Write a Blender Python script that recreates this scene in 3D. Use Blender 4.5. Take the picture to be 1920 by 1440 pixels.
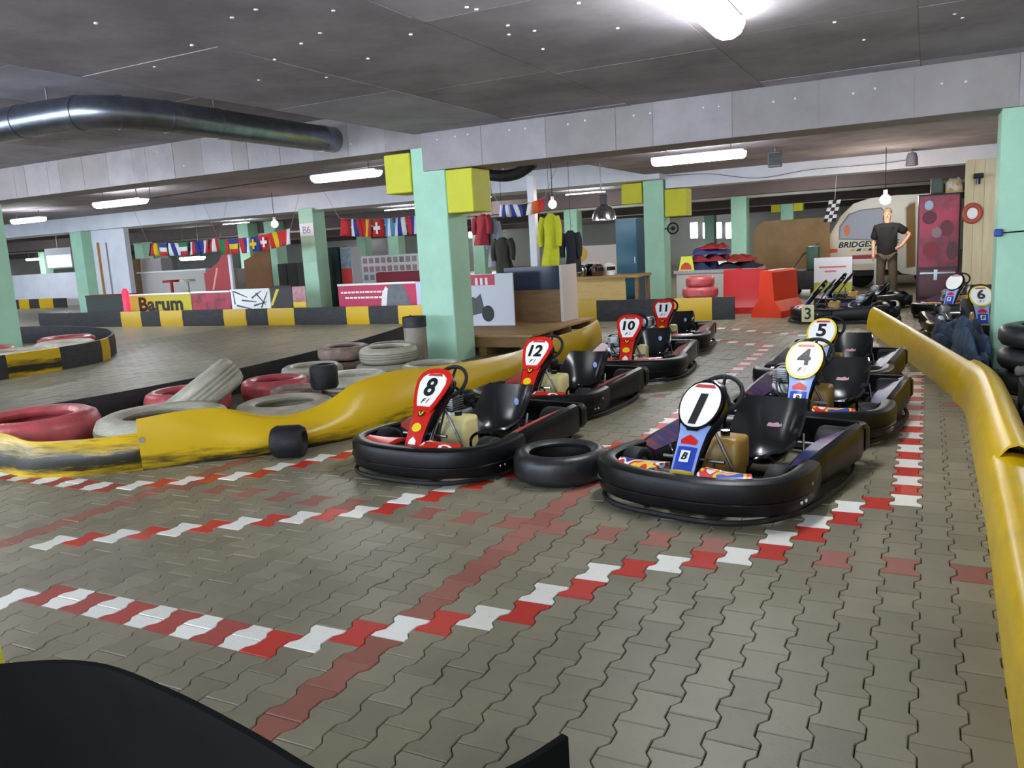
import bpy, bmesh, math, random
from mathutils import Vector, Matrix
random.seed(7)
for o in list(bpy.data.objects): bpy.data.objects.remove(o)
scn = bpy.context.scene
COL = scn.collection
# ------------------------------------------------------------------ camera
F = 1532.75; YAW, PITCH, ROLL = -0.473385, 0.165339, -0.0567395
CAM = Vector((0.073, -4.8715, 1.5106))
_cy, _sy, _cp, _sp = math.cos(YAW), math.sin(YAW), math.cos(PITCH), math.sin(PITCH)
FWD = Vector((_sy*_cp, _cy*_cp, -_sp)); _r = Vector((_cy, -_sy, 0)); _u = _r.cross(FWD)
RIGHT = math.cos(ROLL)*_r + math.sin(ROLL)*_u
UP = -math.sin(ROLL)*_r + math.cos(ROLL)*_u
cd = bpy.data.cameras.new('camera'); co = bpy.data.objects.new('camera', cd); COL.objects.link(co)
cd.sensor_width = 36; cd.sensor_fit = 'HORIZONTAL'; cd.lens = F/1920*36; cd.clip_start = 0.05; cd.clip_end = 300
M = Matrix.Identity(4)
for i in range(3):
    M[i][0], M[i][1], M[i][2], M[i][3] = RIGHT[i], UP[i], -FWD[i], CAM[i]
co.matrix_world = M
scn.camera = co
# ------------------------------------------------------------------ world, exposure
w = bpy.data.worlds.new('world'); scn.world = w; w.use_nodes = True
w.node_tree.nodes['Background'].inputs[0].default_value = (0.72, 0.86, 1.02, 1)   # overcast daylight, enters over the parapet behind the photographer
w.node_tree.nodes['Background'].inputs[1].default_value = 5.4
vs = scn.view_settings
vs.view_transform = 'Standard'; vs.look = 'None'; vs.gamma = 1; vs.use_curve_mapping = False
vs.exposure = 1.42
LAMP = 22.0            # radiance of the fluorescent lamp diffusers
LAMP_COL = (0.93, 0.97, 1.0)

def at(x, y, Y):                       # photograph pixel -> point at world depth Y
    d = FWD + (x-960)/F*RIGHT - (y-720)/F*UP
    return CAM + d*((Y-CAM.y)/d.y)
def atz(x, y, z=0.0):
    d = FWD + (x-960)/F*RIGHT - (y-720)/F*UP
    return CAM + d*((z-CAM.z)/d.z)
def project(p):
    d = Vector(p)-CAM; z = d.dot(FWD)
    if z < 0.1: return None
    return 960+F*d.dot(RIGHT)/z, 720-F*d.dot(UP)/z, z

# ------------------------------------------------------------------ materials
def lin(c):
    if isinstance(c, str):
        c = [int(c[i:i+2], 16)/255 for i in (0, 2, 4)]
    return tuple((v/12.92 if v <= .04045 else ((v+.055)/1.055)**2.4) for v in c[:3])
MATS = {}
def mat(name, col, rough=.6, metal=0., col2=None, scale=6., amt=.5, bump=0., bscale=30., emit=0., ecol=None, coat=0., stretch=(1, 1, 1), spec=.5, contrast=(.35, .65), alpha=None, trans=0.):
    if name in MATS: return MATS[name]
    m = bpy.data.materials.new(name); m.use_nodes = True; MATS[name] = m
    nt = m.node_tree; N = nt.nodes; L = nt.links; b = N['Principled BSDF']
    b.inputs['Base Color'].default_value = (*lin(col), 1)
    b.inputs['Roughness'].default_value = rough; b.inputs['Metallic'].default_value = metal
    b.inputs['Specular IOR Level'].default_value = spec
    b.inputs['Coat Weight'].default_value = coat
    b.inputs['Transmission Weight'].default_value = trans
    if emit:
        b.inputs['Emission Color'].default_value = (*(ecol or lin(col)), 1); b.inputs['Emission Strength'].default_value = emit
    if col2 or bump:
        tc = N.new('ShaderNodeTexCoord'); mp = N.new('ShaderNodeMapping'); mp.inputs['Scale'].default_value = stretch
        L.new(tc.outputs['Object'], mp.inputs['Vector'])
    if col2:
        n = N.new('ShaderNodeTexNoise'); n.inputs['Scale'].default_value = scale; n.inputs['Detail'].default_value = 6; n.inputs['Roughness'].default_value = .65
        L.new(mp.outputs[0], n.inputs['Vector'])
        r = N.new('ShaderNodeMapRange'); r.inputs[1].default_value = contrast[0]; r.inputs[2].default_value = contrast[1]; r.inputs[4].default_value = amt
        L.new(n.outputs['Fac'], r.inputs[0])
        mx = N.new('ShaderNodeMix'); mx.data_type = 'RGBA'
        mx.inputs['A'].default_value = (*lin(col), 1); mx.inputs['B'].default_value = (*lin(col2), 1)
        L.new(r.outputs[0], mx.inputs['Factor']); L.new(mx.outputs['Result'], b.inputs['Base Color'])
    if bump:
        n2 = N.new('ShaderNodeTexNoise'); n2.inputs['Scale'].default_value = bscale; n2.inputs['Detail'].default_value = 4
        L.new(mp.outputs[0], n2.inputs['Vector'])
        bp = N.new('ShaderNodeBump'); bp.inputs['Strength'].default_value = bump; bp.inputs['Distance'].default_value = .02
        L.new(n2.outputs['Fac'], bp.inputs['Height']); L.new(bp.outputs[0], b.inputs['Normal'])
    return m
def stone_mat(name, col, col2, rough, dirt, wear=0.):
    # paving stone: per-stone tint attribute + soiling noise
    m = bpy.data.materials.new(name); m.use_nodes = True; MATS[name] = m
    nt = m.node_tree; N = nt.nodes; L = nt.links; b = N['Principled BSDF']
    tc = N.new('ShaderNodeNewGeometry')
    at_ = N.new('ShaderNodeAttribute'); at_.attribute_name = 'tint'
    mx = N.new('ShaderNodeMix'); mx.data_type = 'RGBA'
    mx.inputs['A'].default_value = (*lin(col), 1); mx.inputs['B'].default_value = (*lin(col2), 1)
    L.new(at_.outputs['Fac'], mx.inputs['Factor'])
    n = N.new('ShaderNodeTexNoise'); n.inputs['Scale'].default_value = 1.1; n.inputs['Detail'].default_value = 8; n.inputs['Roughness'].default_value = .62
    L.new(tc.outputs['Position'], n.inputs['Vector'])
    r = N.new('ShaderNodeMapRange'); r.inputs[1].default_value = .42; r.inputs[2].default_value = .72; r.inputs[4].default_value = dirt
    L.new(n.outputs['Fac'], r.inputs[0])
    m2 = N.new('ShaderNodeMix'); m2.data_type = 'RGBA'; m2.inputs['B'].default_value = (*lin('4e4a42'), 1)
    L.new(r.outputs[0], m2.inputs['Factor']); L.new(mx.outputs['Result'], m2.inputs['A'])
    nf = N.new('ShaderNodeTexNoise'); nf.inputs['Scale'].default_value = 28; nf.inputs['Detail'].default_value = 5
    L.new(tc.outputs['Position'], nf.inputs['Vector'])
    rf = N.new('ShaderNodeMapRange'); rf.inputs[1].default_value = .62-wear*.3; rf.inputs[2].default_value = .8-wear*.2; rf.inputs[4].default_value = .35+wear
    L.new(nf.outputs['Fac'], rf.inputs[0])
    m3 = N.new('ShaderNodeMix'); m3.data_type = 'RGBA'; m3.inputs['B'].default_value = (*lin('5c584c'), 1)
    L.new(rf.outputs[0], m3.inputs['Factor']); L.new(m2.outputs['Result'], m3.inputs['A'])
    L.new(m3.outputs['Result'], b.inputs['Base Color'])
    b.inputs['Roughness'].default_value = rough; b.inputs['Specular IOR Level'].default_value = .4
    bp = N.new('ShaderNodeBump'); bp.inputs['Strength'].default_value = .15; bp.inputs['Distance'].default_value = .004
    n2 = N.new('ShaderNodeTexNoise'); n2.inputs['Scale'].default_value = 90
    L.new(tc.outputs['Position'], n2.inputs['Vector']); L.new(n2.outputs['Fac'], bp.inputs['Height']); L.new(bp.outputs[0], b.inputs['Normal'])
    return m
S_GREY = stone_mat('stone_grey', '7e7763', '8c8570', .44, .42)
S_RED = stone_mat('stone_brick_red', '8e5548', '9c6557', .55, .25)
P_WHITE = stone_mat('paint_white', 'dcdcd2', 'f0f0ea', .4, .04)
P_RED = stone_mat('paint_red', 'b8291f', 'c83a2c', .4, .08)
P_REDOLD = stone_mat('paint_red_worn', 'a8423a', 'a04a40', .5, .15, .25)
P_WHITEOLD = stone_mat('paint_white_worn', 'c9c5b6', 'd6d2c6', .5, .15, .2)
def yellow_belt(name, dirt, seed, zc=.1, fall=2.2):
    # scuffed yellow plastic: black rubber smears that keep to the kicked zone near the bottom
    m = bpy.data.materials.new(name); m.use_nodes = True; MATS[name] = m
    nt = m.node_tree; N = nt.nodes; L = nt.links; b = N['Principled BSDF']
    tc = N.new('ShaderNodeTexCoord'); mp = N.new('ShaderNodeMapping'); mp.inputs['Scale'].default_value = (1.3, 1.3, 12); mp.inputs['Location'].default_value = (seed, seed*2, 0)
    L.new(tc.outputs['Object'], mp.inputs['Vector'])
    n = N.new('ShaderNodeTexNoise'); n.inputs['Scale'].default_value = 1.6; n.inputs['Detail'].default_value = 9; n.inputs['Roughness'].default_value = .7
    L.new(mp.outputs[0], n.inputs['Vector'])
    sx = N.new('ShaderNodeSeparateXYZ'); L.new(tc.outputs['Object'], sx.inputs[0])
    d1 = N.new('ShaderNodeMath'); d1.operation = 'SUBTRACT'; d1.inputs[1].default_value = zc; L.new(sx.outputs['Z'], d1.inputs[0])
    d2 = N.new('ShaderNodeMath'); d2.operation = 'ABSOLUTE'; L.new(d1.outputs[0], d2.inputs[0])
    h = N.new('ShaderNodeMath'); h.operation = 'MULTIPLY_ADD'; h.inputs[1].default_value = -fall; h.inputs[2].default_value = dirt; L.new(d2.outputs[0], h.inputs[0])
    ad = N.new('ShaderNodeMath'); L.new(n.outputs['Fac'], ad.inputs[0]); L.new(h.outputs[0], ad.inputs[1])
    r = N.new('ShaderNodeMapRange'); r.inputs[1].default_value = .54; r.inputs[2].default_value = .8; L.new(ad.outputs[0], r.inputs[0])
    mx = N.new('ShaderNodeMix'); mx.data_type = 'RGBA'; mx.inputs['A'].default_value = (*lin('cda81a'), 1); mx.inputs['B'].default_value = (*lin('2a2719'), 1)
    L.new(r.outputs[0], mx.inputs['Factor']); L.new(mx.outputs['Result'], b.inputs['Base Color'])
    b.inputs['Roughness'].default_value = .32; b.inputs['Specular IOR Level'].default_value = .35
    return m
Y_A = yellow_belt('yellow_plastic_smeared', .42, 3.1, .12, 2.9)
Y_B = yellow_belt('yellow_plastic_scuffed', .32, 8.3, .0, 2.4)
Y_C = yellow_belt('yellow_plastic_clean', .0, 12., .04, 1.5)
m_black = mat('kart_black_plastic', '09090a', .36, spec=.24, col2='121214', scale=9, amt=.6, bump=.05, bscale=60)
m_gloss = mat('black_gloss', '0e0e10', .16)
m_rub = mat('black_rubber', '121214', .6, spec=.3, col2='26262a', scale=14, amt=.8, bump=.15, bscale=80)
m_belt = mat('black_belt', '222226', .6, col2='3a3836', scale=7, amt=.7, stretch=(1, 1, 3), bump=.1)
m_chrome = mat('chrome', 'c8c8cc', .18, 1.)
m_steel = mat('steel', '8a8a8e', .35, 1., col2='5a5a5e', scale=8)
m_white = mat('white_paint', 'ececea', .4)
m_red = mat('red_gloss', 'c81e14', .3, coat=.3)
m_yel = mat('yellow_gloss', 'e0c414', .35)
m_blue = mat('blue_gloss', '2440a8', .3, coat=.3)
m_tank = mat('tank_cream', 'cfc389', .45, col2='b8a868', scale=5)
m_tank2 = mat('tank_amber', 'a88238', .4, col2='8a6828', scale=5)
m_txt = mat('print_black', '0c0c0e', .5)
m_mint = mat('mint_paint', 'b2dfc2', .55, col2='a2cfb2', scale=2.2, amt=.6, bump=.06, bscale=12)
m_foam = mat('yellow_foam', 'd9d52a', .6, col2='cbc824', scale=3)
m_conc = mat('concrete', 'a69d9a', .8, col2='948b8a', scale=1.6, amt=.9, bump=.12, bscale=18)
m_conc2 = mat('concrete_pale', 'b0a8a8', .8, col2='9c9496', scale=1.6, amt=.9, bump=.12, bscale=18)
m_ceil = mat('concrete_dark', 'b0a9ae', .85, col2='8f888e', scale=1.1, amt=1., bump=.15, bscale=10)
m_ceil2 = mat('concrete_dark_patch', 'c0bac4', .85, col2='a49ea8', scale=1.3, amt=1., bump=.15, bscale=10)
m_wbeam = mat('white_beam', 'e6e8f0', .7, col2='d6d8e2', scale=1.5, amt=.7)
m_wood = mat('plywood', 'a8844e', .6, col2='8f6c3c', scale=3, amt=.9, stretch=(1, 6, 6))
m_wood2 = mat('plywood_brown', '8a6840', .6, col2='74542f', scale=3, amt=.9, stretch=(1, 6, 6))
m_cream = mat('cream_panel', 'd8c9a4', .55, col2='c4b288', scale=2, amt=.8, stretch=(4, 4, .6))
m_dkblue = mat('dark_blue_cloth', '3a5470', .9, col2='1e2a3e', scale=7, amt=1., bump=1., bscale=16)
m_lampbody = mat('lamp_housing', 'b8bac0', .4)
m_lamp = mat('lamp_diffuser', 'ffffff', .4, emit=LAMP, ecol=LAMP_COL)

# ------------------------------------------------------------------ mesh helpers
class MB:
    def __init__(s): s.v = []; s.f = []; s.m = []
    def add(s, verts, faces, mi=0):
        k = len(s.v); s.v += [tuple(p) for p in verts]
        s.f += [tuple(i+k for i in f) for f in faces]; s.m += [mi]*len(faces); return s
    def box(s, x0, x1, y0, y1, z0, z1, mi=0):
        v = [(x, y, z) for x in (x0, x1) for y in (y0, y1) for z in (z0, z1)]
        return s.add(v, [(0, 1, 3, 2), (4, 6, 7, 5), (0, 4, 5, 1), (2, 3, 7, 6), (0, 2, 6, 4), (1, 5, 7, 3)], mi)
    def rbox(s, x0, x1, y0, y1, z0, z1, r=.02, seg=2, mi=0):
        bm = bmesh.new(); bmesh.ops.create_cube(bm, size=1)
        for v in bm.verts:
            v.co = Vector(((x0+x1)/2+v.co.x*(x1-x0), (y0+y1)/2+v.co.y*(y1-y0), (z0+z1)/2+v.co.z*(z1-z0)))
        bmesh.ops.bevel(bm, geom=list(bm.edges), offset=r, segments=seg, affect='EDGES', profile=.5)
        bm.verts.index_update(); s.add([v.co[:] for v in bm.verts], [[v.index for v in f.verts] for f in bm.faces], mi); bm.free(); return s
    def tube(s, path, r, n=8, closed=False, mi=0, cap=True):
        P = [Vector(p) for p in path]; K = len(P); rr = r if isinstance(r, (list, tuple)) else [r]*K
        up = None; rings = []
        for i in range(K):
            a = P[(i-1) % K] if (closed or i > 0) else P[i]; b = P[(i+1) % K] if (closed or i < K-1) else P[i]
            t = (b-a).normalized()
            if up is None:
                up = Vector((0, 0, 1)) if abs(t.z) < .9 else Vector((1, 0, 0))
            x = t.cross(up).normalized(); up = x.cross(t).normalized()
            rings.append([P[i]+rr[i]*(math.cos(2*math.pi*j/n)*x+math.sin(2*math.pi*j/n)*up) for j in range(n)])
        v = [p for R in rings for p in R]; f = []
        for i in range(K if closed else K-1):
            for j in range(n):
                a = i*n+j; b = i*n+(j+1) % n; c = ((i+1) % K)*n+(j+1) % n; d = ((i+1) % K)*n+j; f.append((a, b, c, d))
        if not closed and cap: f += [tuple(range(n-1, -1, -1)), tuple(range((K-1)*n, K*n))]
        return s.add(v, f, mi)
    def lathe(s, prof, n=24, o=(0, 0, 0), axis='z', mi=0, closed=False):
        K = len(prof); v = []; f = []
        for j in range(n):
            a = 2*math.pi*j/n; c, q = math.cos(a), math.sin(a)
            for (r, h) in prof:
                p = (r*c, r*q, h) if axis == 'z' else ((h, r*c, r*q) if axis == 'x' else (r*q, h, r*c))
                v.append((p[0]+o[0], p[1]+o[1], p[2]+o[2]))
        for j in range(n):
            for i in range(K if closed else K-1):
                a = j*K+i; b = j*K+(i+1) % K; c2 = ((j+1) % n)*K+(i+1) % K; d = ((j+1) % n)*K+i
                f.append((a, d, c2, b))
        return s.add(v, f, mi)
    def cyl(s, a, b, r, n=14, r2=None, mi=0):
        return s.tube([a, b], [r, r if r2 is None else r2], n, mi=mi)
    def loft(s, rings, closed_ring=True, cap=True, mi=0):
        n = len(rings[0]); v = [p for R in rings for p in R]; f = []
        for i in range(len(rings)-1):
            for j in range(n if closed_ring else n-1):
                f.append((i*n+j, i*n+(j+1) % n, (i+1)*n+(j+1) % n, (i+1)*n+j))
        if cap and closed_ring: f += [tuple(range(n-1, -1, -1)), tuple(range((len(rings)-1)*n, len(rings)*n))]
        return s.add(v, f, mi)
    def poly(s, pts, nrm, t, mi=0):          # extruded polygon
        n = len(pts); nv = Vector(nrm); v = [Vector(p) for p in pts]+[Vector(p)+nv*t for p in pts]
        f = [tuple(range(n-1, -1, -1)), tuple(range(n, 2*n))]+[(i, (i+1) % n, n+(i+1) % n, n+i) for i in range(n)]
        return s.add(v, f, mi)
    def sphere(s, c, r, n=12, m=8, sc=(1, 1, 1), mi=0):
        prof = [(math.sin(math.pi*i/m), -math.cos(math.pi*i/m)) for i in range(m+1)]
        k = len(s.v); s.lathe(prof, n, mi=mi)
        for i in range(k, len(s.v)):
            p = s.v[i]; s.v[i] = (c[0]+p[0]*r*sc[0], c[1]+p[1]*r*sc[1], c[2]+p[2]*r*sc[2])
        return s
    def xf(s, Mx):
        s.v = [tuple(Mx @ Vector(p)) for p in s.v]; return s
    def mesh(s, name, mats, smooth=None):
        me = bpy.data.meshes.new(name); me.from_pydata(s.v, [], s.f)
        for m in (mats if isinstance(mats, (list, tuple)) else [mats]): me.materials.append(m)
        me.polygons.foreach_set('material_index', s.m)
        bm = bmesh.new(); bm.from_mesh(me); bmesh.ops.remove_doubles(bm, verts=bm.verts, dist=1e-5); bmesh.ops.recalc_face_normals(bm, faces=bm.faces); bm.to_mesh(me); bm.free()
        if smooth:
            me.polygons.foreach_set('use_smooth', [True]*len(me.polygons))
            me.set_sharp_from_angle(angle=math.radians(smooth))
        me.update(); return me
    def build(s, name, mats, parent=None, smooth=None, loc=None, rot=None):
        return link(name, s.mesh(name, mats, smooth), parent, loc, rot)
def link(name, me, parent=None, loc=None, rot=None):
    o = bpy.data.objects.new(name, me); COL.objects.link(o)
    if parent: o.parent = parent
    if loc is not None: o.location = loc
    if rot is not None: o.rotation_euler = rot
    return o
def thing(name, label, cat, loc=(0, 0, 0), rz=0., group=None):
    o = link(name, None, None, loc, (0, 0, rz)); o['label'] = label; o['category'] = cat
    if group: o['group'] = group
    return o
def tag(o, label, cat=None, group=None, kind=None):
    o['label'] = label
    if cat: o['category'] = cat
    if group: o['group'] = group
    if kind: o['kind'] = kind
    return o
def struct(o, label=None):
    o['kind'] = 'structure'
    if label: o['label'] = label
    return o
def smoothpath(P, n=6, closed=False):
    P = [Vector(p) for p in P]; K = len(P); out = []
    for i in range(K if closed else K-1):
        g = lambda k: P[k % K] if closed else P[max(0, min(K-1, k))]
        p0, p1, p2, p3 = g(i-1), g(i), g(i+1), g(i+2)
        for j in range(n):
            t = j/n
            out.append(.5*((2*p1)+(p2-p0)*t+(2*p0-5*p1+4*p2-p3)*t*t+(3*p1-p0-3*p2+p3)*t**3))
    if not closed: out.append(P[-1])
    return out
def normals2d(P, closed=False):
    K = len(P); out = []
    for i in range(K):
        a = P[(i-1) % K] if (closed or i > 0) else P[i]; b = P[(i+1) % K] if (closed or i < K-1) else P[i]
        t = Vector((b.x-a.x, b.y-a.y, 0)).normalized(); out.append(Vector((t.y, -t.x, 0)))
    return out
def sweep(mb, path, prof, closed=False, mi=0):   # prof: (outward, z) ring
    P = [Vector((p[0], p[1], p[2] if len(p) > 2 else 0)) for p in path]; Nn = normals2d(P, closed)
    rings = [[P[i]+Nn[i]*a+Vector((0, 0, z)) for a, z in prof] for i in range(len(P))]
    if closed: rings.append(rings[0])
    mb.loft(rings, True, not closed, mi); return mb
_txt = {}
def text_mesh(s, size, mats, shear=0., depth=.002, bold=0., sx=1.):
    key = (s, size, shear, depth, bold, sx, mats.name)
    if key in _txt: return _txt[key]
    c = bpy.data.curves.new('lettering', 'FONT'); c.body = s; c.size = size; c.align_x = 'CENTER'; c.align_y = 'CENTER'
    c.extrude = depth; c.shear = shear; c.offset = bold; c.resolution_u = 3
    o = bpy.data.objects.new('lettering', c); COL.objects.link(o)
    dg = bpy.context.evaluated_depsgraph_get(); me = bpy.data.meshes.new_from_object(o.evaluated_get(dg))
    bpy.data.objects.remove(o); bpy.data.curves.remove(c)
    xs_ = [v.co.x for v in me.vertices]; ys_ = [v.co.y for v in me.vertices]; cx_, cy_ = (min(xs_)+max(xs_))/2, (min(ys_)+max(ys_))/2
    for v in me.vertices: v.co.x -= cx_; v.co.y -= cy_
    me.name = 'lettering'; me.materials.clear(); me.materials.append(mats)
    if sx != 1.:
        for v in me.vertices: v.co.x *= sx
    _txt[key] = me; return me
def text_on(parent, s, size, m, origin, xa, ya, name='lettering', **k):
    xa = Vector(xa).normalized(); ya = Vector(ya).normalized(); za = xa.cross(ya)
    o = link(name, text_mesh(s, size, m, **k), parent)
    R = Matrix((xa, ya, za)).transposed().to_4x4(); R.translation = Vector(origin); o.matrix_local = R
    return o
def copy_tree(o, parent=None):
    c = o.copy(); COL.objects.link(c); c.parent = parent
    for ch in list(o.children): copy_tree(ch, c)
    return c
# ================================================================== FLOOR
PX, PL = .14, .2                          # paving lattice: column pitch, stone length
FX0, FX1, FY0, FY1 = -105, 14, -26, 62    # stones are laid out in this lattice range (columns, lengths)
bx0, bx1, by0, by1 = (FX0-.5)*PX, (FX1+.5)*PX, FY0*PL, FY1*PL
mb = MB()
mb.add([(bx0, by0, -.035), (bx1, by0, -.035), (bx1, by1, -.035), (bx0, by1, -.035)], [(0, 1, 2, 3)], 1)
OX0, OX1, OY0, OY1 = -60, 12, -12, 60
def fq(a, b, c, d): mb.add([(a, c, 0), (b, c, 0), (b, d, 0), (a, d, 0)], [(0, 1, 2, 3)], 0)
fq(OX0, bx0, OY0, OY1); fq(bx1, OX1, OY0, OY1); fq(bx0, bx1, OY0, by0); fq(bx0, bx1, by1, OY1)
for a, b in (((bx0, by0), (bx1, by0)), ((bx1, by0), (bx1, by1)), ((bx1, by1), (bx0, by1)), ((bx0, by1), (bx0, by0))):
    mb.add([(*a, -.035), (*b, -.035), (*b, 0), (*a, 0)], [(0, 1, 2, 3)], 0)
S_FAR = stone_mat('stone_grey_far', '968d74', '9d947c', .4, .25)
m_joint = mat('joint_sand', '3a3730', .9)
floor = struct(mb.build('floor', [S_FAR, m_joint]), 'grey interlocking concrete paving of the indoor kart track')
# painted stones: (column, length) -> material index; halves: (col, len, half)
paint = {}; half = {}
W, R_, B_, WO, RO = 1, 2, 3, 4, 5
def seq(lst, first=W, a=W, b=R_):
    c = first
    for p in lst:
        paint[p] = c; c = b if c == a else a
for v in range(-40, 30): paint[(-13, v+.5)] = B_
for v in range(-30, 30): paint[(-33, v+.5)] = B_
for i in range(-34, 12, 2): paint[(i, -5)] = B_
for i in range(-34, 12, 2): paint[(i, 14)] = B_
lineA = [(-1, -.5), (-2, -1), (-2, -2), (-3, -2.5), (-3, -3.5), (-4, -4), (-4, -5), (-5, -5.5), (-6, -6), (-7, -6.5), (-8, -7), (-9, -7.5), (-9, -8.5), (-10, -9), (-10, -10), (-11, -10.5), (-12, -11), (-13, -11.5), (-14, -12), (-15, -12.5), (-16, -13)]
seq(lineA, R_)
seq([(0, v) for v in range(0, 23)], W)
seq([(-1, 22.5), (-1, 23.5), (-2, 24), (-2, 25), (-3, 25.5), (-3, 26.5), (-4, 27), (-5, 28.5), (-6, 30), (-7, 31.5), (-8, 33), (-9, 35.5)], R_, WO, RO)
def strip(i0, i1, v):                     # straight strip: whole stones in even columns, two half stones in odd ones
    for i in range(i0, i1+1):
        if i % 2 == 0: paint[(i, v)] = RO
        else: half[(i, v-.5)] = (0, W); half[(i, v+.5)] = (W, 0)
    # half tuple = (near half, far half)
strip(-26, -17, -13)
seq([(-27, -13.5), (-28, -14), (-29, -14.5), (-30, -15)], W)
seq([(-31, -10.5), (-30, -10), (-29, -9.5), (-28, -9), (-27, -8.5), (-26, -8), (-25, -7.5), (-24, -7), (-23, -6.5), (-22, -6), (-21, -5.5), (-20, -5), (-20, -4), (-19, -3.5), (-19, -2.5), (-18, -2), (-18, -1), (-17, -.5), (-17, .5), (-16, 1), (-16, 2), (-15, 2.5), (-15, 3.5), (-14, 4)], W)
seq([(-13, v+.5) for v in range(4, 33)], W)
seq([(-14-k, 33+.5*k) for k in range(0, 9)], R_)
strip(-46, -36, -6)
seq([(-35, -5.5), (-34, -5), (-33, -4.5), (-32, -4), (-31, -3.5), (-30, -3), (-30, -2), (-29, -1.5), (-29, -.5), (-28, 0), (-28, 1), (-27, 1.5)], W, W, R_)
for k in range(0, 26):
    i = -10-k; v = 37.5+.58*k; v = round(v-(i % 2)*.5)+(i % 2)*.5; paint[(i, v)] = WO if k % 2 else RO
# outline of one I-shaped stone (half of the joint taken off all round)
def bone(g=.0016, inset=0.):
    e, wst = .0825-g-inset, .0575-g-inset; hl = .1-g-inset
    right = [(e, -hl), (e, -.066), (wst, -.034), (wst, 0), (wst, .034), (e, .066), (e, hl)]
    return right, [(-x, y) for x, y in reversed(right)]
def stone_mesh(mb, ox, oy, z, m0, m1, bev=True, tilt=(0, 0), h=.035):
    R0, L0 = bone(); R1, L1 = bone(inset=.003)
    out = R0+L0; inn = R1+L1; n = len(out)
    T = lambda x, y, zz: (ox+x, oy+y, z+zz+x*tilt[0]+y*tilt[1])
    if bev:
        v = [T(x, y, -.004) for x, y in out]+[T(x, y, 0) for x, y in inn]+[T(x, y, -h) for x, y in out]
        near = [n+k for k in (0, 1, 2, 3)]+[n+k for k in (10, 11, 12, 13)]
        far = [n+k for k in (3, 4, 5, 6, 7, 8, 9, 10)]
        k0 = len(mb.f); mb.add(v, [tuple(near)], m0); mb.add([], [], 0)
        base = len(mb.v)-len(v)
        mb.f.append(tuple(base+q for q in far)); mb.m.append(m1)
        for i in range(n):
            j = (i+1) % n; mi = m0 if (out[i][1]+out[j][1]) < 0 else m1
            mb.f.append((base+i, base+j, base+n+j, base+n+i)); mb.m.append(mi)
            mb.f.append((base+2*n+i, base+2*n+j, base+j, base+i)); mb.m.append(0)
    else:
        v = [T(x, y, 0) for x, y in out]+[T(x, y, -h) for x, y in out]
        base = len(mb.v); mb.v += v
        mb.f.append(tuple(base+k for k in (0, 1, 2, 3, 10, 11, 12, 13))); mb.m.append(m0)
        mb.f.append(tuple(base+k for k in (3, 4, 5, 6, 7, 8, 9, 10))); mb.m.append(m1)
        for i in range(n):
            j = (i+1) % n; mb.f.append((base+n+i, base+n+j, base+j, base+i)); mb.m.append(0)
SM = [S_GREY, P_WHITE, P_RED, S_RED, P_WHITEOLD, P_REDOLD]
stones = []
for i in range(FX0, FX1+1):
    for k in range(FY0, FY1):
        v = k+.5*(i % 2)
        if i % 2 == 0: v += 0
        x, y = i*PX, v*PL
        if not (by0+.09 < y < by1-.09): continue
        q = project((x, y, 0))
        if q is None: continue
        if not (-300 < q[0] < 2220 and 300 < q[1] < 1750): continue
        m0 = m1 = paint.get((i, v), 0)
        if (i, v) in half: m0, m1 = half[(i, v)]
        infr = 0 < q[0] < 1920 and 0 < q[1] < 1440
        stones.append((infr, -q[2], i, v, x, y, m0, m1))
stones.sort(key=lambda s: (not s[0], -s[1]))
_sm = {}
def single_mesh(m0, m1, var):
    key = (m0, m1, var)
    if key not in _sm:
        q = MB(); stone_mesh(q, 0, 0, 0, m0, m1)
        me = bpy.data.meshes.new('paving_stone'); me.from_pydata(q.v, [], q.f)
        for m in SM: me.materials.append(m)
        me.polygons.foreach_set('material_index', q.m)
        a = me.attributes.new('tint', 'FLOAT', 'FACE'); a.data.foreach_set('value', [var/5]*len(q.f))
        me.update(); _sm[key] = me
    return _sm[key]
rest = MB(); tints = []
for n, (infr, d, i, v, x, y, m0, m1) in enumerate(stones):
    if n < 300:
        o = link('paving_stone', single_mesh(m0, m1, random.randrange(6)), floor, (x, y, random.uniform(-.0015, .0015)), (random.uniform(-.008, .008), random.uniform(-.008, .008), 0))
    else:
        k0 = len(rest.f); stone_mesh(rest, x, y, random.uniform(-.002, .002), m0, m1, bev=(-d < 6.5), tilt=(random.uniform(-.008, .008), random.uniform(-.008, .008)))
        tints += [random.random()]*(len(rest.f)-k0)
me = bpy.data.meshes.new('paving_stones'); me.from_pydata(rest.v, [], rest.f)
for m in SM: me.materials.append(m)
me.polygons.foreach_set('material_index', rest.m)
a = me.attributes.new('tint', 'FLOAT', 'FACE'); a.data.foreach_set('value', tints); me.update()
o = link('paving_stones', me, floor); o['kind'] = 'stuff'

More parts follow.
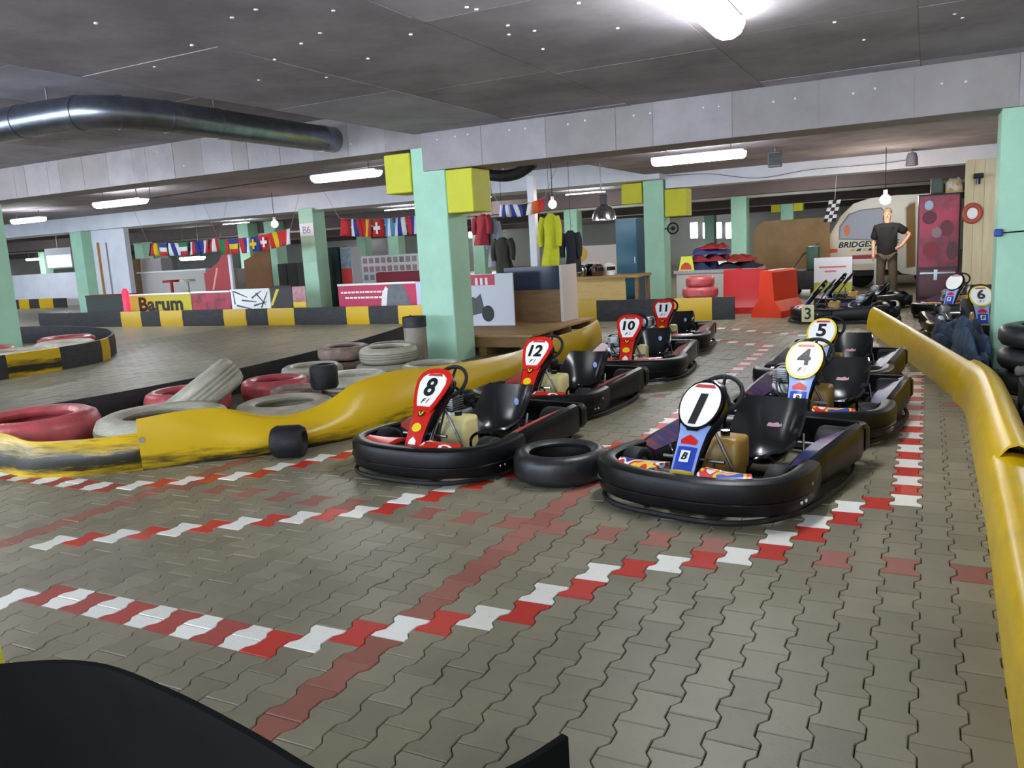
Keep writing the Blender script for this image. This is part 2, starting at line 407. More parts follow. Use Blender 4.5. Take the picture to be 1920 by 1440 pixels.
# ================================================================== CEILING, BEAMS, WALLS
ZR, ZL, XS = 3.06, 3.43, -6.05            # right (low) slab, left (high) slab, the step between them
mb = MB()
mb.box(XS, OX1, OY0, OY1, ZR, ZR+.97)
ceiling = struct(mb.build('ceiling', m_ceil), 'dark board-marked concrete ceiling over the karts')
mb = MB(); mb.box(OX0, XS, OY0, OY1, ZL, ZL+.6)
ceiling_l = struct(mb.build('ceiling_left', m_ceil), 'higher concrete ceiling slab at the left, above the duct')
def panel_row(parent, name, mats, x0, x1, y0, y1, z0, z1, step, axis, face, var=.006):
    # shuttering panels, each a slightly proud slab with its own edges
    x = x0; k = 0
    while x < x1-.05:
        s = step*random.choice((.5, 1, 1, 1)); e = min(x+s, x1); d = random.uniform(.003, .003+var); q = MB()
        q.box(x+.003, e-.003, y0-d, y0+.01, z0+.003, z1-.003)
        q.build(name, random.choice(mats), parent); x = e; k += 1
def ceil_panels(x0, x1, y0, y1, z, sx, sy, par):
    x = x0
    while x < x1-.1:
        y = y0+random.uniform(-.5, 0)
        while y < y1-.1:
            ya, yb = max(y, y0), min(y+sy, y1)
            if yb-ya > .1:
                d = random.uniform(.002, .008); q = MB(); q.box(x+.004, min(x+sx, x1)-.004, ya+.004, yb-.004, z-d, z+.01)
                q.build('shuttering_panel', random.choice((m_ceil, m_ceil, m_ceil, m_ceil2)), par)
            y += sy
        x += sx
ceil_panels(XS+.02, 2.8, -6.4, 4.6, ZR, 1.5, 2.2, ceiling)
ceil_panels(-13.5, XS-.02, -2.0, 4.6, ZL, 1.5, 2.2, ceiling_l)
def anchor(parent, p, axis='z', r=.014):
    q = MB(); q.lathe([(0, -.006), (r*.8, -.006), (r, 0), (r, .01)], 8, axis=axis); q.build('anchor_cap', m_white, parent, 40, p)
for px, py in ((480, 18), (435, 33), (360, 85), (600, 62), (565, 82), (690, 110), (515, 112), (770, 65), (625, 20), (290, 125), (485, 150), (612, 145), (875, 14), (893, 18), (952, 48), (954, 65), (1002, 58), (1018, 92), (1158, 53), (1085, 6), (1565, 42), (1790, 26), (1805, 33), (1620, 75), (180, 44)):
    p = atz(px, py, ZR-.008); anchor(ceiling, p)
def beam(name, x0, x1, y0, y1, z0, z1, m, label, panels=None, step=.62):
    q = MB(); q.box(x0, x1, y0, y1, z0, z1+.02); o = struct(q.build(name, m), label)
    if panels: panel_row(o, 'shuttering_panel', panels, max(x0, panels_x[0]), min(x1, panels_x[1]), y0, y0, z0, z1, step, 'x', 0)
    return o
panels_x = (-18, 2.8)
b1 = beam('ceiling_beam', -5.93, OX1, 4.62, 5.25, 2.57, ZR, m_conc, 'grey concrete ceiling beam over the karts, right of the nearest mint column', (m_conc, m_conc, m_conc2), .9)
b2 = beam('ceiling_beam', OX0, -5.93, 4.66, 5.25, 2.88, ZL, m_conc, 'grey concrete ceiling beam left of the nearest mint column, behind the silver duct', (m_conc, m_conc2), .62)
for px, py in ((820, 262), (853, 256), (877, 252), (955, 244), (985, 241), (1065, 233), (1097, 226), (1188, 217), (1219, 212), (1319, 202), (1348, 200), (1450, 191), (1491, 185), (1600, 175), (1641, 166), (1766, 157), (1811, 153)):
    p = at(px, py, 4.61); anchor(b1, p, 'y', .013)
for px, py in ((510, 262), (565, 280), (497, 288), (412, 305), (658, 270), (345, 311), (455, 272), (295, 285)):
    anchor(b2, at(px, py, 4.65), 'y', .013)
beam('ceiling_beam', -5.7, OX1, 15.25, 15.9, 2.72, ZR, m_wbeam, 'white painted ceiling beam at the right, over the caravan')
beam('ceiling_beam', OX0, -5.7, 14.75, 15.9, 2.94, ZL, m_wbeam, 'white painted ceiling beam at the left, over the flag garlands')
m_brown = mat('beam_brown', '6a5c58', .8, col2='54484a', scale=2)
m_pale = mat('beam_pale', 'b8b8b0', .8)
for k, (yy, mm) in enumerate(((20.6, m_brown), (26.2, m_pale), (31, m_brown), (36.5, m_pale), (42, m_brown))):
    beam('ceiling_beam', OX0, OX1, yy, yy+.5, 2.66 if mm is m_brown else 2.8, ZR+.02, mm, ('brown beam, first of those behind the white beams', 'pale beam behind the first brown one', 'brown beam further back in the hall', 'pale beam far back in the hall', 'last brown beam before the back wall')[k])
def column(cx, cy, label, w=.5, top=3.1, boxes=(), bx=.42, front=True):
    q = MB(); q.rbox(cx-w/2, cx+w/2, cy-w/2, cy+w/2, 0, top, .012, 1)
    o = struct(q.build('column', m_mint), label)
    for (xa, xb, za, zb) in boxes:
        r = MB(); r.rbox(xa, xb, cy-w/2-.01, cy+w/2-.03, za, zb, .012, 1); r.build('foam_pad', m_foam, o)
    return o
c_main = column(-5.89, 4.93, 'nearest mint green column with two yellow foam pads at its top', .52, 2.9, ((-6.58, -6.16, 2.32, 2.84), (-5.62, -5.22, 2.0, 2.56)))
c_right = column(.96, 4.95, 'mint green column at the right edge beside the blue cloth', .54, 2.6)
q = MB(); q.rbox(.66, .735, 4.62, 4.7, 1.345, 1.42, .015); q.build('blue_clamp', mat('blue_tape', '2844a0', .5), c_right)
q = MB(); q.tube([(.72, 4.665, 1.38), (1.24, 4.665, 1.40)], .008, 6); q.build('wire', m_rub, c_right)
column(-16.2, 4.93, 'mint green column at the left edge behind the round tyre barrier', .52, 2.95)
c2 = column(-6.03, 15.55, 'mint green column with yellow pads beside the blue locker', .52, 2.98, ((-6.85, -6.32, 2.42, 2.92), (-5.74, -5.2, 2.04, 2.7)))
b6 = column(-16.5, 14.9, 'mint green column carrying the white B6 sign', .55, 3.0)
q = MB(); q.box(-16.76, -16.24, 14.615, 14.63, 2.18, 2.56); s = q.build('sign_plate', m_white, b6)
text_on(s, 'B6', .3, mat('sign_ink', '7d93b0', .6), (-16.5, 14.613, 2.37), (1, 0, 0), (0, 0, 1))
c3 = column(-27.4, 15.2, 'mint green column beside the white partition at far left', .6, 3.0)
for k, (px, yy, lab) in enumerate(((1385, 26, 'far mint column between the clothes heap and the plywood'), (1475, 36.5, 'far mint column with yellow pads above the plywood board'), (1070, 26, 'far mint column behind the yellow jacket'), (895, 26, 'far mint column beside the hanging jackets'), (735, 26, 'far mint column above the photo board'), (675, 31, 'slim far mint column left of the photo board'), (455, 20, 'mint column behind the red panel'), (505, 20, 'mint column just left of the B6 column'), (255, 21, 'mint column behind the white counter'), (70, 30, 'far mint column seen past the left edge column'), (1330, 42, 'furthest mint column between the bright windows'), (290, 30, 'far mint column behind the garland start'))):
    p = at(px, 440, yy); bxs = ()
    if k == 1: bxs = ((p.x-.72, p.x-.3, 2.45, 2.95), (p.x+.3, p.x+.72, 2.45, 2.95))
    column(p.x, yy+.3, lab, .56, 3.05, bxs)
# back wall with windows, left wall, right wall
mb = MB(); mb.box(OX0, OX1, 48, 48.3, 0, 3.5)
wb = struct(mb.build('wall_back', mat('wall_offwhite', 'd0d0c8', .8, col2='bcbcb4', scale=.6)), 'pale back wall of the hall')
m_win = mat('daylight_pane', 'ffffff', .3, emit=9, ecol=(.85, .93, 1.))
m_frame = mat('window_frame', 'd8dcd8', .5)
for k, px in enumerate((1301, 1325, 1346, 1368, 345, 690, 905)):
    p = at(px, 432, 47.9); q = MB(); wd = .26 if k < 4 else 1.2; hh = .52
    q.box(p.x-wd, p.x+wd, 47.9, 48, p.z-hh, p.z+hh); o = struct(q.build('window_%d' % (k+1), m_frame), 'daylit window in the back wall')
    r = MB(); r.box(p.x-wd+.06, p.x-.03, 47.87, 47.9, p.z-hh+.06, p.z+hh-.06); r.build('pane', m_win, o)
    r = MB(); r.box(p.x+.03, p.x+wd-.06, 47.87, 47.9, p.z-hh+.06, p.z+hh-.06); r.build('pane', m_win, o)
mb = MB(); mb.box(OX0-.3, OX0, OY0, OY1, 0, 4); struct(mb.build('wall_left', mat('wall_offwhite', '')), 'far left wall of the hall')
mb = MB(); mb.box(2.75, 3.0, OY0, OY1, 0, 3.2); wr = struct(mb.build('wall_right', mat('wall_grey', 'd2cec4', .8, col2='c0bcb2', scale=1)), 'wall right of the track behind the yellow tubes')
mb = MB(); mb.box(OX0, 3.0, -9.3, -9, 0, .9); wf = struct(mb.build('wall_front', MATS['wall_grey']), 'open parapet behind the photographer')
for k in range(7):
    q = MB(); q.box(-56+k*9.4, -55.5+k*9.4, -9.35, -8.95, .9, ZR+.4); q.build('post', MATS['wall_grey'], wf)
mb = MB(); mb.box(.70, 2.75, 12.75, 13, 0, 2.62); wp = struct(mb.build('wall_panelled', m_cream), 'cream plank partition right of the tall red poster')
x = .66
while x < 2.7:
    e = min(x+random.uniform(.14, .19), 2.75); q = MB(); q.box(x+.002, e-.002, 12.71-random.uniform(0, .01), 12.76, 0, 2.6); q.build('plank', m_cream, wp); x = e
p = at(140, 512, 20)
mb = MB(); mb.box(-44, -29.6, 20, 20.2, 0, 1.52); struct(mb.build('wall_low', m_wbeam), 'low white wall at far left behind the edge column')
# ================================================================== LAMPS, DUCT
def lamp(c, length, axis, label, w=.2, hang=0.):
    t = thing('fluorescent_lamp', label, 'lamp', c, 0 if axis == 'x' else math.pi/2)
    L = length/2; q = MB(); q.rbox(-L, L, -w*.42, w*.42, .055, .1, .012, 2); q.build('housing', m_lampbody, t, 40)
    pr = [(-w/2, .06), (-w/2, .035), (-w*.38, -.02), (-w*.15, -.05), (w*.15, -.05), (w*.38, -.02), (w/2, .035), (w/2, .06)]
    rings = [[(x, a*s, .06+(b-.06)*s) for a, b in pr] for x, s in ((-L*1.0, .55), (-L*.985, .85), (-L*.94, 1), (L*.94, 1), (L*.985, .85), (L, .55))]
    q = MB(); q.loft(rings); q.build('diffuser', m_lamp, t, 40)
    if hang:
        for sx in (-.7, .7):
            q = MB(); q.cyl((sx*L, 0, .1), (sx*L, 0, .1+hang), .008, 6); q.build('suspension_rod', m_steel, t)
    return t
lamp((-1.24, .66, 2.94), 1.55, 'y', 'bright fluorescent lamp on the ceiling above the front karts', .24, .03)
def lamp_px(xa, ya, xb, yb, Y, label, top, w=.3):
    a, b = at(xa, ya, Y), at(xb, yb, Y); c = (a+b)/2; return lamp((c.x, Y, c.z), (b-a).length, 'x', label, w, top-c.z-.1)
lamp_px(181, 384, 272, 381, 9.2, 'fluorescent lamp under the beam at far left', ZL-.01)
lamp_px(589, 336, 711, 328, 8.2, 'fluorescent lamp left of the nearest yellow-padded column', ZL)
lamp_px(1224, 303, 1398, 294, 9.6, 'long fluorescent lamp hanging left of the ceiling loudspeaker', ZR)
lamp_px(341, 486, 381, 485, 18.5, 'low glowing fluorescent lamp behind the flag garland', ZL)
lamp((1.75, 8.3, 2.92), 1.3, 'x', 'added fluorescent fill lamp over the right side bay behind the right column', .26, .04)  # added unseen lamp, lifts the right-hand sides of the columns
# the same fittings carry on behind and beside the photographer
lamp((-1.24, -6.6, 2.94), 1.55, 'y', 'fluorescent lamp on the ceiling behind the photographer', .22, .03)
lamp((-7.6, -3.6, 3.2), 1.55, 'x', 'fluorescent lamp left of the photographer beside the duct', .26, .14)
lamp((-12.5, 1.4, 3.2), 1.55, 'x', 'fluorescent lamp left of the frame over the round barrier', .26, .14)
lamp((-13.5, 19.4, 3.2), 1.5, 'x', 'fluorescent lamp over the photo board', .2, .13)
lamp((-2.6, 18.4, 2.92), 1.5, 'x', 'fluorescent lamp over the plywood board', .2, .04)
lamp((-24, 11, 3.1), 1.5, 'x', 'fluorescent lamp over the far left track', .2, .2)
for k, (lx, ly) in enumerate(((-4, 23.4), (-11, 23.4), (-19, 23.4), (-28, 23.4), (-36, 17), (-4, 33.8), (-14, 33.8), (-26, 33.8), (-38, 33.8), (-20, 39.2), (-34, 26.8), (-8.5, 18.4))):  # extra lamps added out of sight between beams to brighten the far hall
    lamp((lx, ly, 3.22 if lx < XS else 2.9), 1.5, 'x', 'added fluorescent fill lamp in the %s bay behind the white beams, %s' % ({17: 'first', 18.4: 'first', 23.4: 'second', 26.8: 'third', 33.8: 'fourth', 39.2: 'last'}[ly], {-4: 'nearest the right side', -8.5: 'left of the padded column', -11: 'second from the right', -14: 'second from the right', -19: 'third from the right', -20: 'in its middle', -26: 'third from the right', -28: 'fourth from the right', -34: 'at its left', -36: 'at the far left', -38: 'fourth from the right'}[lx]), .22, .11 if lx < XS else .06)['group'] = 'added fill lamps between the rear ceiling beams'
# conduit between the hanging lamps
a, b = at(282, 372, 8.7), at(760, 303, 8.7)
mb = MB(); mb.tube([a, b], .012, 6); mb.tube([b, (b.x, b.y, ZL)], .008, 6); mb.tube([a, (a.x, a.y, ZL)], .008, 6)
tag(mb.build('lamp_conduit', m_steel), 'thin steel conduit running between two hanging lamps', 'conduit')
# glowing round bulbs
def bulb(px, py, Y, r, label, col, top):
    p = at(px, py, Y); t = thing('pendant_bulb', label, 'lamp', p)
    q = MB(); q.sphere((0, 0, 0), r, 14, 10); q.build('globe', mat('bulb_glow_%d' % px, 'ffffff', .4, emit=75 if px > 1600 else 14, ecol=col), t, 60)
    q = MB(); q.cyl((0, 0, r*.8), (0, 0, r*1.9), r*.4, 10); q.build('socket', m_lampbody, t)
    q = MB(); q.cyl((0, 0, r*1.8), (0, 0, top-p.z), .008, 6); q.build('cord', m_rub, t)
bulb(515, 420, 13.4, .1, 'round glowing bulb left of the B6 column', (1, .62, .55), ZL)
bulb(1036, 383, 12, .09, 'round glowing bulb above the yellow jacket', (1, .8, .7), ZL)
bulb(1660, 374, 13.6, .1, 'round glowing bulb above the head of the man', (1, .86, .7), ZR)
# metal dome lamp (not lit)
p = at(1133, 412, 11); t = thing('dome_lamp', 'polished metal dome lamp hanging left of the blue locker', 'lamp', p)
mb = MB(); mb.lathe([(.245, 0), (.24, .06), (.21, .16), (.15, .24), (.08, .29), (.06, .3)], 24); mb.lathe([(.25, -.01), (.25, .01), (.235, .01), (.235, -.01)], 24, closed=True); mb.build('reflector', m_chrome, t, 50)
mb = MB(); mb.rbox(-.06, .06, -.06, .06, .29, .5, .02); mb.build('ballast_box', mat('ballast_dark', '2a2a30', .5), t)
mb = MB(); mb.tube([(0, 0, .5), (-.05, 0, .6), (-.05, 0, ZR-p.z)], .01, 6); mb.build('hook', m_steel, t)
# silver duct
mb = MB(); pth = smoothpath([(-14, .95, 3.13), (-10, .97, 3.13), (-8.2, .98, 3.13), (-7.62, 1.15, 3.13), (-7.42, 1.7, 3.13), (-7.4, 2.5, 3.13), (-7.4, 4.66, 3.13)], 6)
mb.tube(pth, .17, 20)
m_duct = mat('galvanised_duct', '9ea4b0', .32, 1., col2='6c7078', scale=6, bump=.12, bscale=9)
dct = thing('ventilation_duct', 'round galvanised ventilation duct turning under the left ceiling', 'duct', (0, 0, 0))
mb.build('pipe', m_duct, dct, 60)
for p in pth[::5]:
    i = pth.index(p); d = (pth[min(i+1, len(pth)-1)]-pth[max(i-1, 0)]).normalized(); q = MB(); q.tube([p-d*.02, p+d*.02], .178, 20); q.build('collar', m_duct, dct, 60)
for p in (pth[2], pth[12], pth[30]):
    q = MB(); q.cyl(p, (p.x, p.y, ZL), .008, 6); q.build('hanger', m_steel, dct)

# ================================================================== KARTS
def sticker_blue():
    m = bpy.data.materials.new('sticker_blue_flame'); m.use_nodes = True; nt = m.node_tree; N = nt.nodes; L = nt.links; b = N['Principled BSDF']
    tc = N.new('ShaderNodeTexCoord'); n = N.new('ShaderNodeTexNoise'); n.inputs['Scale'].default_value = 5.5; n.inputs['Detail'].default_value = 1.5; n.inputs['Distortion'].default_value = .8
    L.new(tc.outputs['Object'], n.inputs['Vector']); r = N.new('ShaderNodeValToRGB'); r.color_ramp.interpolation = 'CONSTANT'
    E_ = r.color_ramp.elements; E_[0].color = (*lin('24348c'), 1); E_[1].position = .42; E_[1].color = (*lin('e8e8ea'), 1)
    for ps, c in ((.47, 'd02a1c'), (.53, 'e8c030'), (.6, '2c44b0')): e = E_.new(ps); e.color = (*lin(c), 1)
    L.new(n.outputs['Fac'], r.inputs[0]); L.new(r.outputs[0], b.inputs['Base Color']); b.inputs['Roughness'].default_value = .3
    return m
def sticker_red():
    m = bpy.data.materials.new('sticker_red_stripe'); m.use_nodes = True; nt = m.node_tree; N = nt.nodes; L = nt.links; b = N['Principled BSDF']
    tc = N.new('ShaderNodeTexCoord'); n = N.new('ShaderNodeTexNoise'); n.inputs['Scale'].default_value = 5; n.inputs['Detail'].default_value = 1.
    L.new(tc.outputs['Object'], n.inputs['Vector']); r = N.new('ShaderNodeValToRGB'); r.color_ramp.interpolation = 'CONSTANT'
    E_ = r.color_ramp.elements; E_[0].color = (*lin('c8281c'), 1); E_[1].position = .57; E_[1].color = (*lin('e6e2e0'), 1); e = E_.new(.63); e.color = (*lin('b81c14'), 1)
    L.new(n.outputs['Fac'], r.inputs[0]); L.new(r.outputs[0], b.inputs['Base Color']); b.inputs['Roughness'].default_value = .3
    return m
ST_B, ST_R = sticker_blue(), sticker_red()
ST_POD_R = mat('pod_sticker_red', 'c04438', .4, col2='9a4040', scale=9, amt=.8)
ST_POD_B = mat('pod_sticker_blue', '1e2a58', .35, col2='7a2c34', scale=6, amt=.9, contrast=(.5, .6), stretch=(1, 2.5, 1))
m_alu = mat('engine_alloy', '9a9a9a', .35, .9, col2='6e6e70', scale=20)
m_ltblue = mat('sticker_light_blue', '8fa4dc', .35)
m_orange = mat('sticker_orange', 'e8641c', .35)
m_dull = mat('seat_black', '111214', .22, col2='1c1e20', scale=5, amt=.8)
BPATH = smoothpath([(*p_, 0) for p_ in [(-.60, -.20), (-.625, -.42), (-.585, -.65), (-.42, -.80), (-.2, -.87), (0, -.88), (.2, -.87), (.42, -.80), (.585, -.65), (.625, -.42), (.60, -.20)]], 4)
# fairing centre line (y, z) and half width
FC = [(-.735, .20, .082), (-.69, .27, .084), (-.63, .35, .086), (-.565, .43, .098), (-.50, .50, .128), (-.44, .565, .142), (-.385, .625, .136), (-.345, .67, .105), (-.325, .69, .05)]
def fairing_frame(i):
    a = FC[max(0, i-1)]; b = FC[min(len(FC)-1, i+1)]; t = Vector((0, b[0]-a[0], b[1]-a[1])).normalized(); return Vector((0, FC[i][0], FC[i][1])), t, Vector((0, -t.z, t.y))
def fair_pt(s, u, off):                  # s in 0..8, u = -1..1 across
    i = min(int(s), len(FC)-2); f = s-i; c0, t0, n0 = fairing_frame(i); c1, t1, n1 = fairing_frame(i+1)
    c = c0.lerp(c1, f); n = n0.lerp(n1, f).normalized(); wd = FC[i][2]*(1-f)+FC[i+1][2]*f
    return c+Vector((u*wd, 0, 0))+n*(off-.016*u*u)
_mc = {}
def cm(key, fn, mats, smooth=None):
    if key not in _mc: _mc[key] = fn().mesh(key, mats, smooth)
    return _mc[key]
def mk_bumper():
    q = MB(); sweep(q, BPATH, [(-.05, .07), (.012, .055), (.026, .065), (.03, .085), (.036, .13), (.036, .205), (.026, .232), (.005, .243), (-.05, .248), (-.075, .238), (-.08, .2), (-.06, .1)]); return q
def mk_groove():
    q = MB(); P = BPATH[4:-4]; sweep(q, P, [(.03, .118), (.043, .122), (.043, .13), (.03, .136)]); return q
def mk_nose(sg):
    q = MB(); P = [p for p in BPATH if .1 < sg*p.x < .5]; Nn = normals2d(P); rings = []
    for i, p in enumerate(P):
        u = i/(len(P)-1); u = u if sg > 0 else 1-u; dep = .2-.12*u
        a = p-Nn[i]*.05; b = p-Nn[i]*(.05+dep)
        rings.append([a+Vector((0, 0, .243)), a.lerp(b, .5)+Vector((0, 0, .262)), b+Vector((0, 0, .25)), b+Vector((0, 0, .235)), a+Vector((0, 0, .23))])
    q.loft(rings); return q
def mk_fairing():
    q = MB(); rings = []
    for i in range(len(FC)):
        c, t, n = fairing_frame(i); wd = FC[i][2]; d = .075 if i < 7 else .05
        rings.append([c+Vector((a*wd, 0, 0))+n*b for a, b in ((-1, -d), (-1.02, -.04), (-1, -.018), (-.6, -.006), (0, 0), (.6, -.006), (1, -.018), (1.02, -.04), (1, -d))])
    q.loft(rings); return q
def mk_patch(s0, s1, u0, u1, off, n=6):
    q = MB(); rows = []
    for i in range(n+1):
        s = s0+(s1-s0)*i/n; rows.append([fair_pt(s, u0+(u1-u0)*k/4, off) for k in range(5)]+[fair_pt(s, u1-(u1-u0)*k/4, off-.004) for k in range(5)])
    q.loft(rows); return q
_cP, _tP, _nP = fairing_frame(5); PL_C = Vector((0, -.452, .553)); PL_T = Vector((0, .68, .733)).normalized(); PL_N = Vector((0, -PL_T.z, PL_T.y))
def plate_pts(shape, k=1.):
    if shape == 'oval': pts = [(.132*k*math.copysign(abs(math.cos(a))**.85, math.cos(a))*(1-.1*(math.sin(a) < 0)*abs(math.sin(a))), .158*k*math.copysign(abs(math.sin(a))**.9, math.sin(a))) for a in [2*math.pi*i/28 for i in range(28)]]
    else: pts = [(.07*k, -.165*k), (.1*k, -.1*k), (.13*k, -.01*k), (.145*k, .07*k), (.13*k, .125*k), (.085*k, .16*k), (.03*k, .17*k)]; pts = pts+[(-x, y) for x, y in reversed(pts)]
    return [PL_C+Vector((x, 0, 0))+PL_T*y for x, y in pts]
def plate_mesh(shape, k, off, t):
    q = MB(); q.poly([p+PL_N*off for p in plate_pts(shape, k)], PL_N, t); return q
def mk_seat():
    V = [(-.02, .17, .16), (.04, .12, .19), (.13, .09, .215), (.26, .085, .23), (.35, .12, .24), (.40, .20, .245), (.435, .29, .245), (.465, .38, .24), (.49, .455, .215)]
    n = 12; outer = []; inner = []
    for i, (y, z, wd) in enumerate(V):
        a = V[max(0, i-1)]; b = V[min(len(V)-1, i+1)]; t = Vector((0, b[0]-a[0], b[1]-a[1])).normalized(); nn = Vector((0, -t.z, t.y))
        rise = (.04, .08, .12, .15, .17, .16, .12, .07, .02)[i]
        ro, ri = [], []
        for k in range(n+1):
            u = -1+2*k/n; p = Vector((u*wd, y, z))+nn*rise*abs(u)**3.0
            ro.append(p); ri.append(p+nn*.014+Vector((-.01*u, 0, 0)))
        outer.append(ro); inner.append(ri)
    q = MB(); rings = [outer[i]+list(reversed(inner[i])) for i in range(len(V))]; q.loft(rings); return q
def mk_pod(sg):
    q = MB(); S = [(-.27, .50, .585, .15, .20), (-.2, .40, .602, .17, .235), (.0, .385, .612, .19, .255), (.25, .38, .62, .2, .27), (.5, .385, .625, .21, .285), (.66, .40, .622, .215, .29), (.72, .44, .60, .2, .27)]
    rings = []
    for y, xi, xo, zi, zt in S:
        rings.append([(sg*x, y, z) for x, z in ((xi, .08), (xo-.05, .055), (xo-.01, .07), (xo, .11), (xo, zt-.05), (xo-.012, zt-.012), (xo-.05, zt), (xi+.02, zi), (xi, zi-.03))])
    q.loft(rings); return q
def mk_podpanel(sg):
    q = MB(); rings = []
    for y, xi, xo, zi, zt in ((-.22, .455, .545, .19, .226), (.0, .42, .56, .204, .254), (.25, .415, .568, .214, .269), (.47, .42, .572, .224, .283)):
        rings.append([(sg*x, y, z) for x, z in ((xi, zi+.004), (xo, zt+.004), (xo, zt-.006), (xi, zi-.006))])
    q.loft(rings); return q
def mk_rear():
    q = MB(); P = smoothpath([(*p_, 0) for p_ in [(.60, .70), (.6, .78), (.52, .83), (.2, .845), (-.2, .845), (-.52, .83), (-.6, .78), (-.60, .70)]], 4)
    sweep(q, P, [(-.04, .1), (.0, .09), (.025, .12), (.025, .24), (.0, .27), (-.04, .265)]); return q
def mk_tyre(r, wd):
    q = MB(); h = wd/2; q.lathe([(r*.55, -h*.86), (r*.75, -h), (r*.93, -h*.94), (r, -h*.72), (r, h*.72), (r*.93, h*.94), (r*.75, h), (r*.55, h*.86)], 24, axis='x', closed=True); return q
def mk_hub(r, wd):
    q = MB(); q.lathe([(0, -wd*.3), (r*.3, -wd*.32), (r*.5, -wd*.4), (r*.56, -wd*.43), (r*.56, wd*.43), (r*.5, wd*.4), (r*.3, wd*.32), (0, wd*.3)], 16, axis='x'); return q
def mk_chassis():
    q = MB(); q.box(-.26, .26, -.72, .1, .045, .055)
    for sg in (-1, 1): q.tube(smoothpath([(sg*.2, -.8, .075), (sg*.28, -.4, .075), (sg*.3, .1, .075), (sg*.27, .75, .09)], 4), .016, 8)
    q.tube([(-.45, -.42, .12), (.45, -.42, .12)], .018, 8); q.tube([(-.52, .55, .14), (.52, .55, .14)], .02, 8)
    for sg in (-1, 1):
        q.tube([(sg*.28, -.15, .075), (sg*.5, -.15, .1)], .013, 6); q.tube([(sg*.28, .4, .075), (sg*.5, .4, .1)], .013, 6); q.tube([(sg*.25, .7, .09), (sg*.4, .82, .16)], .013, 6)
    return q
def mk_ring():
    P = [(.66*math.copysign(abs(math.cos(a))**.6, math.cos(a)), -.03+.905*math.copysign(abs(math.sin(a))**.75, math.sin(a)), .035) for a in [2*math.pi*i/48 for i in range(48)]]
    q = MB(); q.tube(P, .016, 6, closed=True); return q
def mk_wheel():
    q = MB(); P = [(.145*math.cos(a), .135*math.sin(a), 0) for a in [2*math.pi*i/28 for i in range(28)]]; q.tube(P, .014, 8, closed=True)
    for a in (math.pi/2, math.pi*7/6, math.pi*11/6): q.tube([(0, 0, -.02), (.14*math.cos(a), .13*math.sin(a), 0)], .011, 6)
    q.cyl((0, 0, -.035), (0, 0, -.005), .04, 12)
    Rm = Matrix.Translation((.03, -.26, .585)) @ Matrix.Rotation(math.radians(47), 4, 'X'); q.xf(Rm); return q
def mk_column():
    q = MB(); q.tube([(.03, -.26, .57), (.02, -.56, .16)], .013, 8); q.tube([(.02, -.33, .4), (-.12, -.3, .1)], .01, 6); q.tube([(.02, -.33, .4), (.16, -.3, .1)], .01, 6); return q
def mk_tank():
    q = MB(); q.rbox(-.09, .16, -.3, -.1, .06, .33, .035, 3)
    for i, v in enumerate(q.v):
        if v[2] > .22: q.v[i] = (v[0]*.93+.004, v[1]+.03*(v[2]-.22)/.11, v[2])
    return q
def mk_pedal(sg):
    q = MB(); q.tube(smoothpath([(sg*.13, -.5, .09), (sg*.13, -.55, .2), (sg*.13, -.56, .26)], 3), .008, 6); q.tube([(sg*.09, -.56, .265), (sg*.2, -.56, .265)], .011, 8); return q
def mk_hoop(sg):
    q = MB(); q.tube(smoothpath([(sg*.23, -.3, .07), (sg*.25, -.34, .2), (sg*.3, -.3, .245), (sg*.34, -.2, .22), (sg*.34, -.16, .08)], 4), .011, 6); return q
def mk_engine():
    q = MB(); q.rbox(-.44, -.26, .18, .42, .1, .27, .02)
    for k in range(6): q.box(-.42, -.28, .16, .34, .28+k*.018, .288+k*.018)
    q.rbox(-.4, -.3, .19, .31, .27, .4, .02); return q
def mk_engcover():
    q = MB(); q.rbox(-.46, -.27, .3, .5, .27, .4, .04, 3); return q
def mk_exhaust():
    q = MB(); q.tube(smoothpath([(-.36, .2, .3), (-.36, .1, .28), (-.3, .05, .2), (-.2, .3, .16), (-.15, .7, .17)], 5), [.022]*21, 10); q.cyl((-.32, .62, .22), (.05, .66, .22), .055, 14); return q
def mk_stay(sg):
    q = MB(); q.tube([(.105+sg*.245, .3, .27), (.105+sg*.3, .15, .09)], .009, 6); return q
def mk_bolts(): pass
